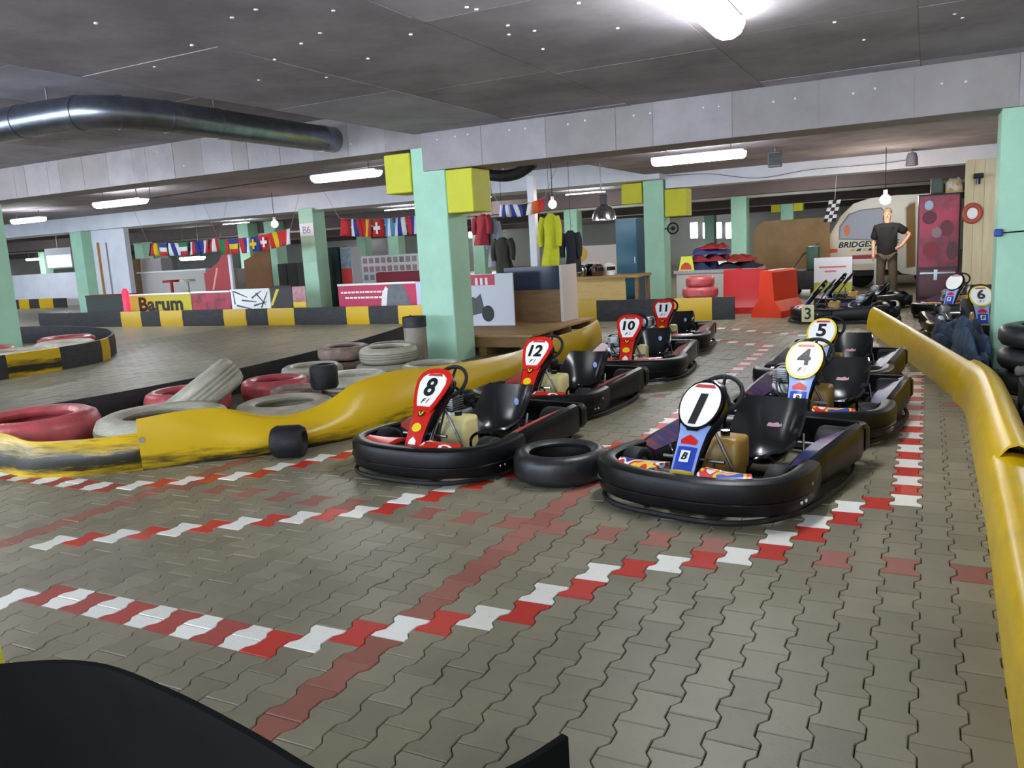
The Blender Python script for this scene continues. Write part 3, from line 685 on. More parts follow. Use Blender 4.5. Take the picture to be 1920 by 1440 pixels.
def kart(num, pos, yaw, label, livery='red', rim=None, plate='shield', tank=None, number_side=False, seat_mark=True, nameplate=True):
    t = thing('go_kart', label, 'go-kart', (pos[0], pos[1], 0), math.radians(-yaw), 'racing karts parked in the pit lane'); t.scale = (.95, .95, 1)
    red = livery == 'red'; A = lambda key, fn, mats, name, par=t, sm=40: link(name, cm(key, fn, mats, sm), par)
    fb = A('front_bumper', mk_bumper, m_black, 'front_bumper'); A('bumper_groove', mk_groove, m_gloss, 'bumper_ridge', fb)
    for a in (.41, .5, .55):
        p = min(BPATH, key=lambda b: abs(b.x-.62*1.0)+abs(b.y+a))
        o = link('bolt', cm('bolt', lambda: MB().lathe([(0, -.006), (.011, -.006), (.013, 0), (.013, .012)], 8, axis='x'), m_chrome), fb, (p.x+.03, -a, .1 if a > .45 else .17), (0, 0, math.pi))
    for sg in (-1, 1):
        A('nose_panel_%s_%d' % (livery, sg), lambda: mk_nose(sg), ST_R if red else ST_B, 'nose_panel', fb)
        pod = A('side_pod_%d' % sg, lambda: mk_pod(sg), m_black, 'side_pod'); A('pod_panel_%s_%d' % (livery, sg), lambda: mk_podpanel(sg), ST_POD_R if red else ST_POD_B, 'pod_sticker', pod)
        for (wy, wr, ww, wx) in ((-.43, .128, .12, .475), (.55, .14, .19, .46)):
            o = link('wheel', cm('tyre_%.2f' % ww, lambda: mk_tyre(wr, ww), m_rub, 50), t, (sg*wx, wy, wr)); link('hub', cm('hub_%.2f' % ww, lambda: mk_hub(wr, ww), m_steel, 40), o)
        A('pedal_%d' % sg, lambda: mk_pedal(sg), m_chrome, 'pedal'); A('hoop_%d' % sg, lambda: mk_hoop(sg), m_gloss, 'guard_hoop')
        A('stay_%d' % sg, lambda: mk_stay(sg), m_chrome, 'seat_stay')
    A('rear_bumper', mk_rear, m_black, 'rear_bumper'); A('chassis', mk_chassis, m_steel, 'chassis'); A('rub_ring', mk_ring, m_rub, 'rub_ring')
    fa = A('fairing', mk_fairing, m_gloss, 'steering_fairing')
    if red:
        A('fair_red', lambda: mk_patch(.05, 3.3, -.86, .86, .004), m_red, 'fairing_sticker', fa)
        A('fair_disc', lambda: MB().poly([fair_pt(1.75+.33*math.sin(a), .5*math.cos(a), .007) for a in [2*math.pi*i/16 for i in range(16)]], (0, -.7, .7), .002), m_yel, 'round_badge', fa)
        A('fair_v', lambda: MB().poly([fair_pt(3.4, -.6, .004), fair_pt(3.4, .6, .004), fair_pt(2.55, .12, .012), fair_pt(2.55, -.12, .012)], (0, -.7, .7), .003), m_gloss, 'dark_wedge', fa)
        A('fair_shield', lambda: MB().poly([fair_pt(3.1, -.2, .012), fair_pt(3.1, .2, .012), fair_pt(2.8, .22, .012), fair_pt(2.6, 0, .013), fair_pt(2.8, -.22, .012)], (0, -.7, .7), .003), m_yel, 'yellow_shield', fa)
        A('fair_shieldm', lambda: MB().poly([fair_pt(3.02, -.06, .016), fair_pt(2.98, .08, .016), fair_pt(2.72, .04, .016), fair_pt(2.78, -.06, .016)], (0, -.7, .7), .002), m_txt, 'shield_emblem', fa)
        A('fair_flame', lambda: MB().poly([fair_pt(.4, -.4, .006), fair_pt(.4, .4, .006), fair_pt(.75, .35, .006), fair_pt(1.05, .0, .006), fair_pt(.75, -.35, .006)], (0, -.7, .7), .002), m_white, 'pale_badge', fa)
    else:
        A('fair_ltblue', lambda: mk_patch(.15, 3.5, -.9, .9, .003), m_ltblue, 'fairing_sticker', fa)
        A('fair_blue', lambda: mk_patch(.5, 2.0, -.72, .72, .0055), m_blue, 'blue_field', fa)
        A('fair_b', lambda: MB().poly([fair_pt(1.05, -.35, .009), fair_pt(1.05, .35, .009), fair_pt(1.75, .35, .009), fair_pt(1.75, -.35, .009)], (0, -.7, .7), .0015), m_white, 'white_badge', fa)
        A('fair_redm', lambda: MB().poly([fair_pt(2.15, -.55, .007), fair_pt(2.15, .55, .007), fair_pt(2.4, .6, .007), fair_pt(2.6, .25, .007), fair_pt(2.72, 0, .007), fair_pt(2.6, -.25, .007), fair_pt(2.4, -.6, .007)], (0, -.7, .7), .0015), m_red, 'red_badge', fa)
        A('fair_yel', lambda: mk_patch(.0, .45, -.95, .95, .007, 2), m_yel, 'yellow_tip', fa)
        A('fair_wedge', lambda: MB().poly([fair_pt(3.6, -.75, .004), fair_pt(3.6, .75, .004), fair_pt(2.95, .32, .010), fair_pt(2.95, -.32, .010)], (0, -.7, .7), .003), m_gloss, 'dark_wedge', fa)
        c = fair_pt(1.4, 0, .0125); tt = fairing_frame(1)[1]
        text_on(fa, 'B', .06, m_txt, c, (1, 0, 0), tt, 'badge_letter', shear=.3, bold=.002, depth=.001)
    rimm = {'red': m_red, 'yellow': m_yel, 'black': m_gloss}[rim or ('red' if red else 'black')]
    pb = A('plate_back_%s_%s' % (plate, rimm.name), lambda: plate_mesh(plate, 1.07 if rimm is not m_gloss else 1.03, .002, .012), rimm, 'number_plate')
    A('plate_%s_%d' % (plate, red), lambda: plate_mesh(plate, .82 if plate == 'shield' else .95, .014, .004), m_white, 'plate_face', pb)
    A('plate_bar_%s' % plate, lambda: MB().poly([PL_C+PL_N*.018+Vector((x, 0, 0))+PL_T*y for x, y in ((-.07, .114), (.07, .114), (.055, .136), (-.055, .136))], PL_N, .002), mat('plate_bar_red', 'b03a3c', .4), 'plate_bar', pb)
    sz = .2 if len(num) < 2 else .165
    if num == '1': sz = .27
    if num: text_on(pb, num, sz, m_txt, PL_C+PL_N*.021+PL_T*(-.03 if num == '1' else .022), (1, 0, 0), PL_T, 'plate_number', bold=.011 if num == '1' else .006, depth=.001, shear=.12 if num == '1' else 0.)
    if num not in ('1', ''):
        text_on(pb, 'F', .05, m_txt, PL_C+PL_N*.021-PL_T*.093+Vector((-.016, 0, 0)), (1, 0, 0), PL_T, 'plate_mark', shear=.4, depth=.001, bold=.001)
        text_on(pb, '1', .05, m_red, PL_C+PL_N*.021-PL_T*.093+Vector((.022, 0, 0)), (1, 0, 0), PL_T, 'plate_mark', shear=.4, depth=.001, bold=.001)
    A('steering_wheel', mk_wheel, m_rub, 'steering_wheel'); A('steering_column', mk_column, m_steel, 'steering_column')
    tk = A('tank_'+('amber' if not red else 'cream'), mk_tank, m_tank2 if not red else m_tank, 'fuel_tank')
    A('tank_cap', lambda: MB().cyl((.03, -.18, .32), (.03, -.18, .36), .03, 12), m_gloss, 'cap', tk)
    st = link('seat', cm('seat', mk_seat, m_dull, 60), t, (.105, -.01, 0))
    if seat_mark and not red:
        q = cm('seat_mark', lambda: MB().poly([(x, -.04+.4575-.022*0, z-.02) for x, z in ((-.045, .30), (-.03, .32), (.0, .315), (.03, .325), (.05, .31), (.06, .325), (.062, .295), (.04, .295), (.03, .28), (-.01, .29), (-.035, .285))], (0, -1, 0), .004), mat('seat_sticker', 'e0a8b0', .5))
        link('seat_sticker', q, st)
    elif red:
        q = cm('seat_mark_r', lambda: MB().poly([(.1+.022*math.cos(a), -.04+.43, .34+.028*math.sin(a)) for a in [2*math.pi*i/12 for i in range(12)]], (0, -1, 0), .004), m_ltblue); link('seat_sticker', q, st)
    A('engine', mk_engine, m_alu, 'engine'); A('engine_cover', mk_engcover, m_black, 'engine_cover'); A('exhaust', mk_exhaust, m_steel, 'exhaust')
    if number_side:
        q = MB(); q.rbox(.685, .70, -.66, -.46, .05, .33, .006, 1); 
        o = q.build('side_number_board', mat('board_cream', 'e2dcae', .5), t); text_on(o, num, .26, m_txt, (.702, -.56, .19), (0, 1, 0), (0, 0, 1), 'board_number', bold=.004, depth=.001)
    return t
kart('1', (-.972, .13), 12.7, 'black kart with blue nose stickers and number 1 on its white plate', 'blue', 'black', 'oval')
kart('4', (-.68, 1.93), 6.5, 'blue-striped kart with number 4 on a yellow-rimmed oval plate', 'blue', 'yellow', 'oval')
kart('5', (-.75, 3.68), 6, 'dark kart with number 5 on a dull oval plate, behind kart 4', 'blue', 'yellow', 'oval')
kart('8', (-2.955, .31), 6, 'red-nosed kart with number 8, in front beside the loose black tyre', 'red')
kart('12', (-3.015, 2.17), 5, 'red-nosed kart with number 12, second in the left row', 'red')
kart('10', (-2.91, 4.22), -6, 'red-nosed kart with number 10, third in the left row', 'red')
kart('11', (-3.17, 6.4), -8, 'red-nosed kart with number 11, last in the left row', 'red')
kart('3', (-1.12, 9.75), 88, 'black kart parked sideways with number 3 on a cream board', 'blue', 'yellow', 'oval', number_side=True)
kart('6', (.655, 7.62), -6, 'dark kart with number 6 beside the right column', 'blue', 'yellow', 'oval')
# ================================================================== BARRIERS ON THE LEFT
def sheet(path, thick, n_v=8):
    # path rows: (x, y, height, lean-back, bulge): a bent plastic sheet standing on the floor
    P = smoothpath([Vector((a[0], a[1], 0)) for a in path], 6); Q = smoothpath([Vector((a[2], a[3], a[4])) for a in path], 6); Nn = normals2d(P)
    rings = []
    for i, p in enumerate(P):
        h, lean, bul = Q[i]; n = Nn[i]; f = []
        for k in range(n_v+1):
            v = k/n_v; f.append(p+n*(bul*math.sin(v*math.pi*.9)-lean*v**1.7)+Vector((0, 0, h*(v if v < .8 else .8+.2*math.sin((v-.8)/.2*math.pi/2)))))
        rings.append(f+[q-n*thick+Vector((0, 0, -.002)) for q in reversed(f)])
    q = MB(); q.loft(rings); return q
ya = thing('yellow_barrier', 'wavy yellow plastic barrier sheets in front of the tyre heap', 'barrier', (0, 0, 0))
pa = [(-7.6, -1.3, .3, .05, .02), (-6.9, -1.22, .31, .06, .02), (-6.38, -1.16, .30, .06, .0), (-5.95, -1.2, .27, .05, .0), (-5.6, -1.06, .27, .05, .03), (-5.3, -.86, .28, .04, .05), (-5.12, -.68, .30, .02, .04)]
sheet(pa, .014).build('barrier_sheet', Y_A, ya, 50)
pb = [(-5.2, -.79, .40, .0, .03), (-4.98, -.58, .42, .04, .03), (-4.78, -.37, .40, .1, .04), (-4.56, -.15, .30, .16, .08), (-4.40, .08, .27, .18, .1), (-4.26, .36, .32, .18, .08), (-4.15, .68, .44, .16, .05), (-4.09, 1.1, .47, .14, .05), (-4.07, 1.5, .45, .12, .05)]
sheet(pb, .014).build('barrier_sheet', Y_B, ya, 50)
pc = [(-4.09, 1.42, .44, .12, .03), (-4.06, 2.0, .40, .1, .05), (-4.05, 2.7, .36, .08, .06), (-4.08, 3.4, .33, .06, .06), (-4.2, 4.2, .3, .05, .05)]
sheet(pc, .014).build('barrier_sheet', Y_C, ya, 50)
p = at(283, 830, -.78); q = MB(); q.lathe([(0, -.012), (.022, -.012), (.026, 0), (.026, .012)], 10, axis='y'); q.build('rivet', m_chrome, ya, 40, (-5.165, -.79, .24), (0, 0, math.radians(45)))
yb = thing('yellow_barrier', 'yellow plastic sheet curling round the wooden stage behind kart 12', 'barrier', (0, 0, 0))
sheet([(-4.28, 4.25, .34, .05, .04), (-4.2, 4.9, .33, .06, .04), (-4.1, 5.6, .36, .06, .03), (-4.15, 6.3, .4, .05, .03)], .014).build('barrier_sheet', Y_C, yb, 50)
# black belt wall behind the heap
mb = MB(); P = smoothpath([(*p_, 0) for p_ in [(-7.3, -1.15), (-7.42, -.5), (-7.3, .15), (-7.18, .75), (-7.1, 1.85), (-7.18, 3.0), (-7.3, 4.0), (-7.42, 4.9), (-7.8, 6.4), (-8.3, 7.7), (-9.2, 8.9)]], 6)
sweep(mb, P, [(-.012, 0), (.012, 0), (.012, .29), (-.012, .29)]); tag(mb.build('belt_wall', m_belt, None, 40), 'low black conveyor belt wall behind the heap of tyres', 'barrier')
# ------------------------------------------------------------------ tyres
def tyre_mesh(name, R, hgt, m, bore=.6, tread=0):
    q = MB(); h = hgt; prof = [(R*bore, .12*h), (R*(bore+.08), .03*h), (R*.82, 0), (R*.95, .1*h), (R, .28*h), (R, .72*h), (R*.95, .9*h), (R*.82, h), (R*(bore+.08), .97*h), (R*bore, .88*h), (R*(bore+.03), .75*h), (R*.88, .68*h), (R*.88, .32*h), (R*(bore+.03), .25*h)]
    q.lathe(prof, 32, closed=True); me = q.mesh(name, m, 60); return me
def tread_mesh(R, hgt, m):
    q = MB()
    for z in (.36, .5, .64): q.lathe([(R*.995, hgt*(z-.03)), (R*1.008, hgt*(z-.045)), (R*1.008, hgt*(z+.045)), (R*.995, hgt*(z+.03))], 32, closed=True)
    return q
m_tred = mat('tyre_red_paint', 'd0585e', .35, col2='8a4a4a', scale=7, amt=.7, bump=.2, bscale=25)
m_tgrey = mat('tyre_grey_paint', 'b8b2a0', .45, col2='8c8676', scale=5, amt=.8, stretch=(1, 1, 5), bump=.2, bscale=22)
m_twhite = mat('tyre_white_paint', 'd6d2c2', .45, col2='a8a292', scale=5, amt=.8, bump=.3, bscale=22)
m_tbrown = mat('tyre_brown_worn', '9a8070', .55, col2='6a5650', scale=8, amt=.9, bump=.3, bscale=22)
m_tblk = mat('tyre_black', '1a1a1c', .4, col2='2c2c2e', scale=10, amt=.7, bump=.1)
m_trib = mat('tyre_rib_groove_dark', '8e8878', .6, col2='6e695c', scale=8, amt=.8)  # rib colour darkened to imitate the dark of tread grooves
TG = 'tyres in the heap behind the yellow sheets'
def tyre(label, loc, R, h, m, bore=.6, rot=(0, 0, 0), group=TG, tread=True):
    t = thing('tyre', label, 'tyre', loc, 0, group); t.rotation_euler = rot
    link('casing', tyre_mesh('casing', R, h, m, bore), t)
    for z in ((.36, .5, .64) if tread else ()):
        q = MB(); q.lathe([(R*.99, h*(z-.03)), (R*1.01, h*(z-.04)), (R*1.01, h*(z+.04)), (R*.99, h*(z+.03))], 32, closed=True); q.build('tread_rib', m_trib if m in (m_tgrey, m_twhite) else m, t, 40)
    return t
tyre('big red painted tyre at the left edge behind the yellow sheet', (-6.76, -.6, 0), .53, .34, m_tred, .62, tread=False)
tyre('big grey painted tyre just behind the lowest yellow sheet', (-5.7, -.14, 0), .54, .31, m_tgrey, .58)
tyre('red tyre half hidden under the tilted grey tyre', (-6.66, .98, 0), .42, .27, m_tred, .6)
_p = atz(382, 736, .31); _n = Vector((-.66*.56-.75*.1, -.75*.56+.66*.1, .83)).normalized()
_q = Vector((0, 0, 1)).rotation_difference(_n)
tyre('grey ribbed tyre tilted on its edge on top of the heap', tuple(_p-_n*.15), .39, .3, m_tgrey, .62, tuple(_q.to_euler()))
tyre('long pale grey tyre lying behind the dip of the yellow sheet', (-5.2, .8, 0), .45, .24, m_tgrey, .6)
tyre('dark red tyre in the middle of the heap', (-6.3, 1.86, 0), .36, .25, m_tred, .6)
tyre('worn grey-brown tyre next to the black belt wall', (-6.5, 2.72, 0), .37, .26, m_tgrey, .6)
tyre('whitish tyre beside the upright black wheel', (-5.3, 1.98, 0), .36, .3, m_twhite, .6)
tyre('small whitish tyre peeping over the yellow sheet', (-4.63, 2.03, 0), .28, .27, m_twhite, .6)
tyre('brown tyre lying under the brown one at the belt wall', (-6.62, 3.52, 0), .35, .2, m_tbrown, .6)
tyre('brown rimmed tyre on top of another by the belt wall', (-6.68, 3.58, .2), .34, .18, m_tbrown, .6)
tyre('grey tyre at the bottom of the stack left of the column', (-5.88, 3.35, 0), .37, .2, m_tgrey, .6)
tyre('grey tyre on top of the stack left of the column', (-5.84, 3.38, .2), .36, .2, m_tgrey, .6)
tyre('pale tyre lying at the foot of the nearest column', (-4.98, 3.02, 0), .37, .26, m_tgrey, .6)
tyre('pale tyre with brown rim in front of the grey drum', (-6.86, 4.9, 0), .38, .24, m_tbrown, .6)
tyre('dark small tyre between the grey tyre and the black wheel', (-5.62, 1.42, 0), .26, .24, m_tbrown, .55)
tyre('glossy black tyre lying on the paving between karts 8 and 1', (-2.05, -.09, 0), .31, .2, m_tblk, .66, group='loose tyres', tread=False)
# loose kart wheels
def loose_wheel(label, loc, rot, R=.13, wd=.2):
    t = thing('kart_wheel', label, 'wheel', loc, 0, 'loose kart wheels'); t.rotation_euler = rot
    q = MB(); h = wd/2; q.lathe([(R*.4, -h*.8), (R*.62, -h), (R*.86, -h*.96), (R, -h*.7), (R, h*.7), (R*.86, h*.96), (R*.62, h), (R*.4, h*.8)], 24, axis='x', closed=True); q.build('tyre', m_rub, t, 50)
    q = MB(); q.lathe([(0, -h*.7), (R*.42, -h*.78), (R*.42, h*.78), (0, h*.7)], 16, axis='x'); q.build('hub', m_steel, t, 40)
loose_wheel('black slick wheel standing in front of the yellow sheet', (-4.31, -.16, .127), (0, 0, math.radians(24)), .127, .25)
loose_wheel('black slick wheel on top of the tyre heap', (-5.15, 1.32, .375), (0, math.radians(90), 0), .135, .24)
# grey drum beside the column
t = thing('steel_drum', 'grey drum with a dark band beside the nearest column', 'drum', (-6.0, 4.24, 0))
q = MB(); q.lathe([(0, 0), (.15, 0), (.15, .58), (.14, .6), (0, .58)], 20); q.build('shell', mat('drum_grey', '9a9488', .6, col2='7e6a5a', scale=4, amt=.8), t, 40)
q = MB(); q.lathe([(.152, .54), (.158, .54), (.158, .68), (.152, .68)], 20, closed=True); q.build('dark_band', m_belt, t, 40)
# black and yellow belt at the back
def belt_panels(root, P, z, cuts, cols, thick=.05, waves=.0):
    L = [0.]
    for i in range(1, len(P)): L.append(L[-1]+(P[i]-P[i-1]).length)
    def pt(s):
        s = max(0, min(L[-1], s)); i = 1
        while i < len(L)-1 and L[i] < s: i += 1
        f = (s-L[i-1])/max(1e-6, L[i]-L[i-1]); return P[i-1].lerp(P[i], f)
    for a, b, c in zip(cuts[:-1], cuts[1:], cols):
        n = max(2, int((b-a)/.15)); Q = [pt(a+(b-a)*k/n) for k in range(n+1)]; q = MB()
        off = .008 if c is not m_belt else 0
        sweep(q, Q, [(-thick, 0), (off, 0), (off+.012, z*.5), (off, z), (-thick, z)]); q.build('belt_panel', c, root, 40)
bk = thing('striped_barrier', 'long black and yellow belt barrier along the back of the track', 'barrier', (0, 0, 0))
xs = [-22.6, -19.12, -18.35, -17.63, -16.82, -15.39, -14.65, -13.95, -13.14, -11.61, -10.99, -10.2, -9.5, -8.2, -7.4]
belt_panels(bk, [Vector((x, 9.95, 0)) for x in (-22.6, -15, -7.4)], .40, [x+22.6 for x in xs], [Y_C if k % 2 else m_belt for k in range(len(xs)-1)])
bk2 = thing('striped_barrier', 'black and yellow belt barrier in front of the wooden workbench', 'barrier', (0, 0, 0))
xs = [-7.2, -6.29, -5.6, -4.09, -3.4, -3.0]
belt_panels(bk2, [Vector((-7.2, 9.95, 0)), Vector((-4.5, 9.97, 0)), Vector((-3.0, 10.1, 0))], .41, [x+7.2 for x in xs], [m_belt, Y_C, m_belt, Y_C, m_belt])
rb = thing('round_barrier', 'rounded black and yellow belt barrier round the left edge column', 'barrier', (0, 0, 0))
P = smoothpath([(*p_, 0) for p_ in [(-12.4, .6), (-12.12, 1.5), (-12.1, 2.4), (-12.1, 3.4), (-12.25, 4.1), (-12.8, 4.8), (-13.76, 5.6), (-15.06, 6.3), (-17.2, 6.8), (-18.8, 6.2), (-19.2, 4), (-18.3, 1.6), (-16, .3), (-13.6, .1)]], 5, True)
P = [Vector((p.x, p.y, 0)) for p in P]; P.append(P[0])
belt_panels(rb, P, .36, [0, .95, 1.95, 2.8, 3.75, 4.2, 5.6, 7, 9, 11, 13, 15, 17, 19, 22.5], [m_belt, m_belt, Y_A, m_belt, Y_C]+[m_belt]*9, -.05 if False else .04)
for k, (x, y, mm, lb) in enumerate(((-13.0, 3.2, m_tgrey, 'grey tyre inside the round barrier, nearest its front'), (-13.35, 4.3, m_twhite, 'white rimmed tyre inside the round barrier at its right end'), (-14.3, 5.0, m_tred, 'red tyre inside the round barrier beside the column'), (-14.2, 3.4, m_tred, 'red tyre inside the round barrier in front of the column'), (-15.1, 2.9, m_twhite, 'pale tyre inside the round barrier at the frame edge'))):
    tyre(lb, (x, y, 0), .5, .34, mm, .6, group='tyres inside the round barrier')
tyre('red tyre leaning at the far left end of the back barrier', (-23.1, 10.7, .0), .33, .22, m_tred, .5, (math.radians(70), 0, math.radians(10)), 'tyres at the far left track end')
tyre('white tyre standing at the far left end of the back barrier', (-21.95, 10.45, .02), .36, .2, m_twhite, .45, (math.radians(80), 0, 0), 'tyres at the far left track end')
fl = thing('striped_barrier', 'short far left stretch of black and yellow barrier by the low white wall', 'barrier', (0, 0, 0))
ys = [at(x, 575, 18.5).x for x in (20, 37, 56, 75, 101, 125)]
belt_panels(fl, [Vector((ys[0], 18.5, 0)), Vector((ys[-1], 18.5, 0))], .42, [x-ys[0] for x in ys], [m_belt, Y_C, m_belt, Y_C, m_belt])
# ------------------------------------------------------------------ near black belt
mb = MB(); P = smoothpath([(*p_, 0) for p_ in [(-1.9, -4.55), (-1.62, -4.2), (-1.44, -4.05), (-1.28, -3.985), (-1.07, -4.0), (-.85, -4.04), (-.68, -4.08), (-.56, -4.1), (-.47, -4.03), (-.42, -3.96), (-.385, -3.87)]], 6)
sweep(mb, P, [(-.006, 0), (.006, 0), (.006, .8), (-.006, .8)])
tag(mb.build('belt_barrier', mat('near_black_belt', '0a0a0b', .9, col2='12110f', scale=6, spec=.12), None, 40), 'black rubber belt barrier in the near left corner, curling at its end', 'barrier')
t = thing('marker_post', 'yellow post showing at the very left edge of the picture', 'post', tuple(atz(-12, 1275, .0)))
q = MB(); q.lathe([(0, 0), (.05, 0), (.045, .05), (.03, .3), (.0, .31)], 14); q.build('body', m_foam, t, 40)
# ================================================================== RIGHT BARRIER
def halfpipe(name, pts, wd, h, m, label=None, parent=None, flat=0.):
    P = smoothpath([Vector((*p, 0)) for p in pts], 5); pr = []
    n = 10
    for k in range(n+1):
        a = math.pi*k/n; c, s = math.cos(a), math.sin(a)
        e = 1-.55*flat; pr.append((wd/2*math.copysign(abs(c)**e, c), h*abs(s)**e))
    inn = [(x*.93, max(0, z-.012)) for x, z in reversed(pr)]
    q = MB(); sweep(q, P, pr+inn); return q.build(name, m, parent, 50)
yr = thing('yellow_tube_barrier', 'row of yellow half-round plastic covers along the right side of the track', 'barrier', (0, 0, 0))
m_yt = mat('yellow_tube', 'd4ae10', .3, spec=.3, col2='b09412', scale=3, amt=.7, contrast=(.45, .8))
halfpipe('barrier_cover', [(.46, -3.6), (.46, -2.2), (.485, -.9), (.50, .1)], .25, .28, m_yt, parent=yr, flat=.75)
halfpipe('barrier_cover', [(.525, .02), (.525, .9), (.53, 1.8), (.52, 2.55), (.45, 3.05)], .31, .35, m_yt, parent=yr)
halfpipe('barrier_cover', [(.44, 2.95), (.30, 3.7), (-.02, 5.4), (-.36, 7.2), (-.62, 8.5)], .2, .33, m_yt, parent=yr)
# ================================================================== RIGHT: cloth heap, dark stack
def heap(name, m, x0, x1, y0, y1, zt, label, cat, seed, n=26, rough=.12, parent=None, base=0.):
    rnd = random.Random(seed); ph = [(rnd.uniform(2, 9), rnd.uniform(2, 9), rnd.uniform(0, 6.3), rnd.uniform(.4, 1)) for _ in range(9)]
    top, bot = [], []
    for i in range(n+1):
        for j in range(n+1):
            u, v = -1+2*i/n, -1+2*j/n; rr = max(abs(u), abs(v))
            e = 1-(abs(u)**3.5+abs(v)**3.5)/1.6; h = max(0, e)**.5
            w_ = sum(a[3]*math.sin(a[0]*u+a[1]*v+a[2]) for a in ph)/9
            x = (x0+x1)/2+(x1-x0)/2*(u*(1+.08*w_)); y = (y0+y1)/2+(y1-y0)/2*(v*(1+.08*w_))
            top.append((x, y, base+max(0, zt*(h*(1-rough)+rough*2*w_*h))))
    q = MB(); f = [(i*(n+1)+j, (i+1)*(n+1)+j, (i+1)*(n+1)+j+1, i*(n+1)+j+1) for i in range(n) for j in range(n)]
    k = len(top); q.add(top+[(x, y, base) for x, y, z in top], f+[tuple(k+a for a in reversed(g)) for g in f])
    # skirt
    ed = [i*(n+1) for i in range(n)]+[n*(n+1)+j for j in range(n)]+[(n-i)*(n+1)+n for i in range(n)]+[n-j for j in range(n)]
    q.f += [(ed[i], ed[(i+1) % len(ed)], k+ed[(i+1) % len(ed)], k+ed[i]) for i in range(len(ed))]; q.m += [0]*len(ed)
    return q
q = heap('cloth', None, .14, .64, 5.2, 6.6, .46, '', '', 5, 30, .4); q2 = heap('cloth', None, .46, .62, 3.35, 4.3, .42, '', '', 15, 26, .4); q3 = heap('cloth', None, .32, .66, 3.95, 5.6, .6, '', '', 25, 30, .45)
q.add(q2.v, q2.f); q.add(q3.v, q3.f)
tag(q.build('cloth_heap', m_dkblue, None, 70), 'dark blue cloth heaped behind the yellow tubes at the right', 'cloth')
q = heap('cloth', m_dkblue, .72, 1.25, .6, 2.36, .3, '', '', 9, 18); tag(q.build('cloth_heap', m_dkblue, None, 70), 'blue cloth lying low behind the nearest yellow tube', 'cloth')
t = thing('covered_stack', 'black tyre stack at the right edge in front of the mint column', 'tyre stack', (1.02, 3.5, 0))
for k in range(3):
    q = MB(); q.lathe([(0, .0), (.26, 0), (.34, .02), (.37, .07), (.37, .14), (.34, .18), (.26, .2), (.2, .19), (.18, .1), (0, .1)], 28); q.build('tyre', m_tblk, t, 60, (0, 0, k*.203))
q = MB(); q.tube(smoothpath([(.72, 2.6, .322), (.85, 2.63, .327), (1.05, 2.66, .327), (1.28, 2.68, .322)], 5), [.03+.032*math.sin(math.pi*i/15)+.008*math.sin(i*2.) for i in range(16)], 12)
for i, v in enumerate(q.v): q.v[i] = (v[0], v[1], max(.0, v[2]))
tag(q.build('grey_cloth_roll', mat('grey_cloth', '5e5a58', .9, bump=.4), None, 60), 'rolled grey cloth at the right edge below the black stack', 'cloth')
q = MB(); q.rbox(.76, 1.3, 2.42, 2.82, 0, .25, .02); tag(q.build('plastic_crate', m_belt), 'dark crate under the grey cloth roll at the right', 'crate')
# ================================================================== STAGE AND BOARDS BEHIND THE MAIN COLUMN
st = thing('wooden_stage', 'low wooden stage of pallets topped with plywood behind the column', 'stage', (0, 0, 0))
for k in range(4):
    q = MB(); q.box(-6.55, -4.78, 5.3+.62*k, 5.3+.62*k+.605, .27, .30); q.build('plank', m_wood, st)
for k, y in enumerate((5.35, 6.05, 6.75, 7.6)):
    q = MB(); q.box(-6.5, -4.84, y, y+.1, .12, .27); q.build('bearer', m_wood2, st)
for x in (-6.4, -5.65, -4.98):
    q = MB(); q.box(x, x+.12, 5.32, 7.72, 0, .12); q.build('runner', m_wood2, st)
t = thing('display_board', 'white banner board with a red header and black wheel picture on the stage', 'board', (0, 0, 0))
a, b = at(884, 618, 6.6), at(960, 508, 6.6); xr = b.x
q = MB(); q.box(a.x-.4, xr, 6.6, 6.63, .30, 1.12); brd = q.build('panel', mat('banner_white', 'd8d8e2', .5), t)
x0 = at(889, 540, 6.6).x
q = MB(); q.box(x0-.25, at(928, 540, 6.6).x, 6.592, 6.6, at(900, 535, 6.6).z, 1.11); hd = q.build('red_header', mat('header_red', 'c8304a', .5), t)
for k in range(3):
    xx = x0+.03+.09*k; q = MB(); q.box(xx, xx+.045, 6.588, 6.592, .95, 1.06); q.build('header_letter', m_white, hd)
c = at(915, 588, 6.59); q = MB(); q.poly([(c.x+.11*math.cos(a_), 6.597, c.z+.13*math.sin(a_)) for a_ in [2*math.pi*i/24 for i in range(24)]], (0, -1, 0), .004); q.build('wheel_print', m_txt, t)
q = MB(); q.poly([(c.x-.4, 6.597, c.z-.05), (c.x-.05, 6.597, c.z+.02), (c.x-.12, 6.597, c.z+.32), (c.x-.2, 6.597, c.z+.25), (c.x-.4, 6.597, c.z+.3)], (0, -1, 0), .003); q.build('dark_print', mat('print_grey', '4a4a48', .5), t)
t = thing('counter', 'brown plywood counter with a dark blue upper front beside the white board', 'counter', (0, 0, 0))
a, b = at(958, 545, 7.15), at(1050, 498, 7.15)
q = MB(); q.box(a.x-.1, b.x, 7.15, 7.7, .30, a.z); q.build('plywood_front', m_wood2, t)
q = MB(); q.box(a.x-.1, b.x, 7.13, 7.7, a.z+.002, b.z); q.build('dark_front', mat('navy_gloss', '283048', .12), t)
q = MB(); q.box(b.x, b.x+.05, 7.1, 7.7, .30, b.z+.01); q.build('edge_post', mat('edge_white', 'c8bcb4', .6), t)
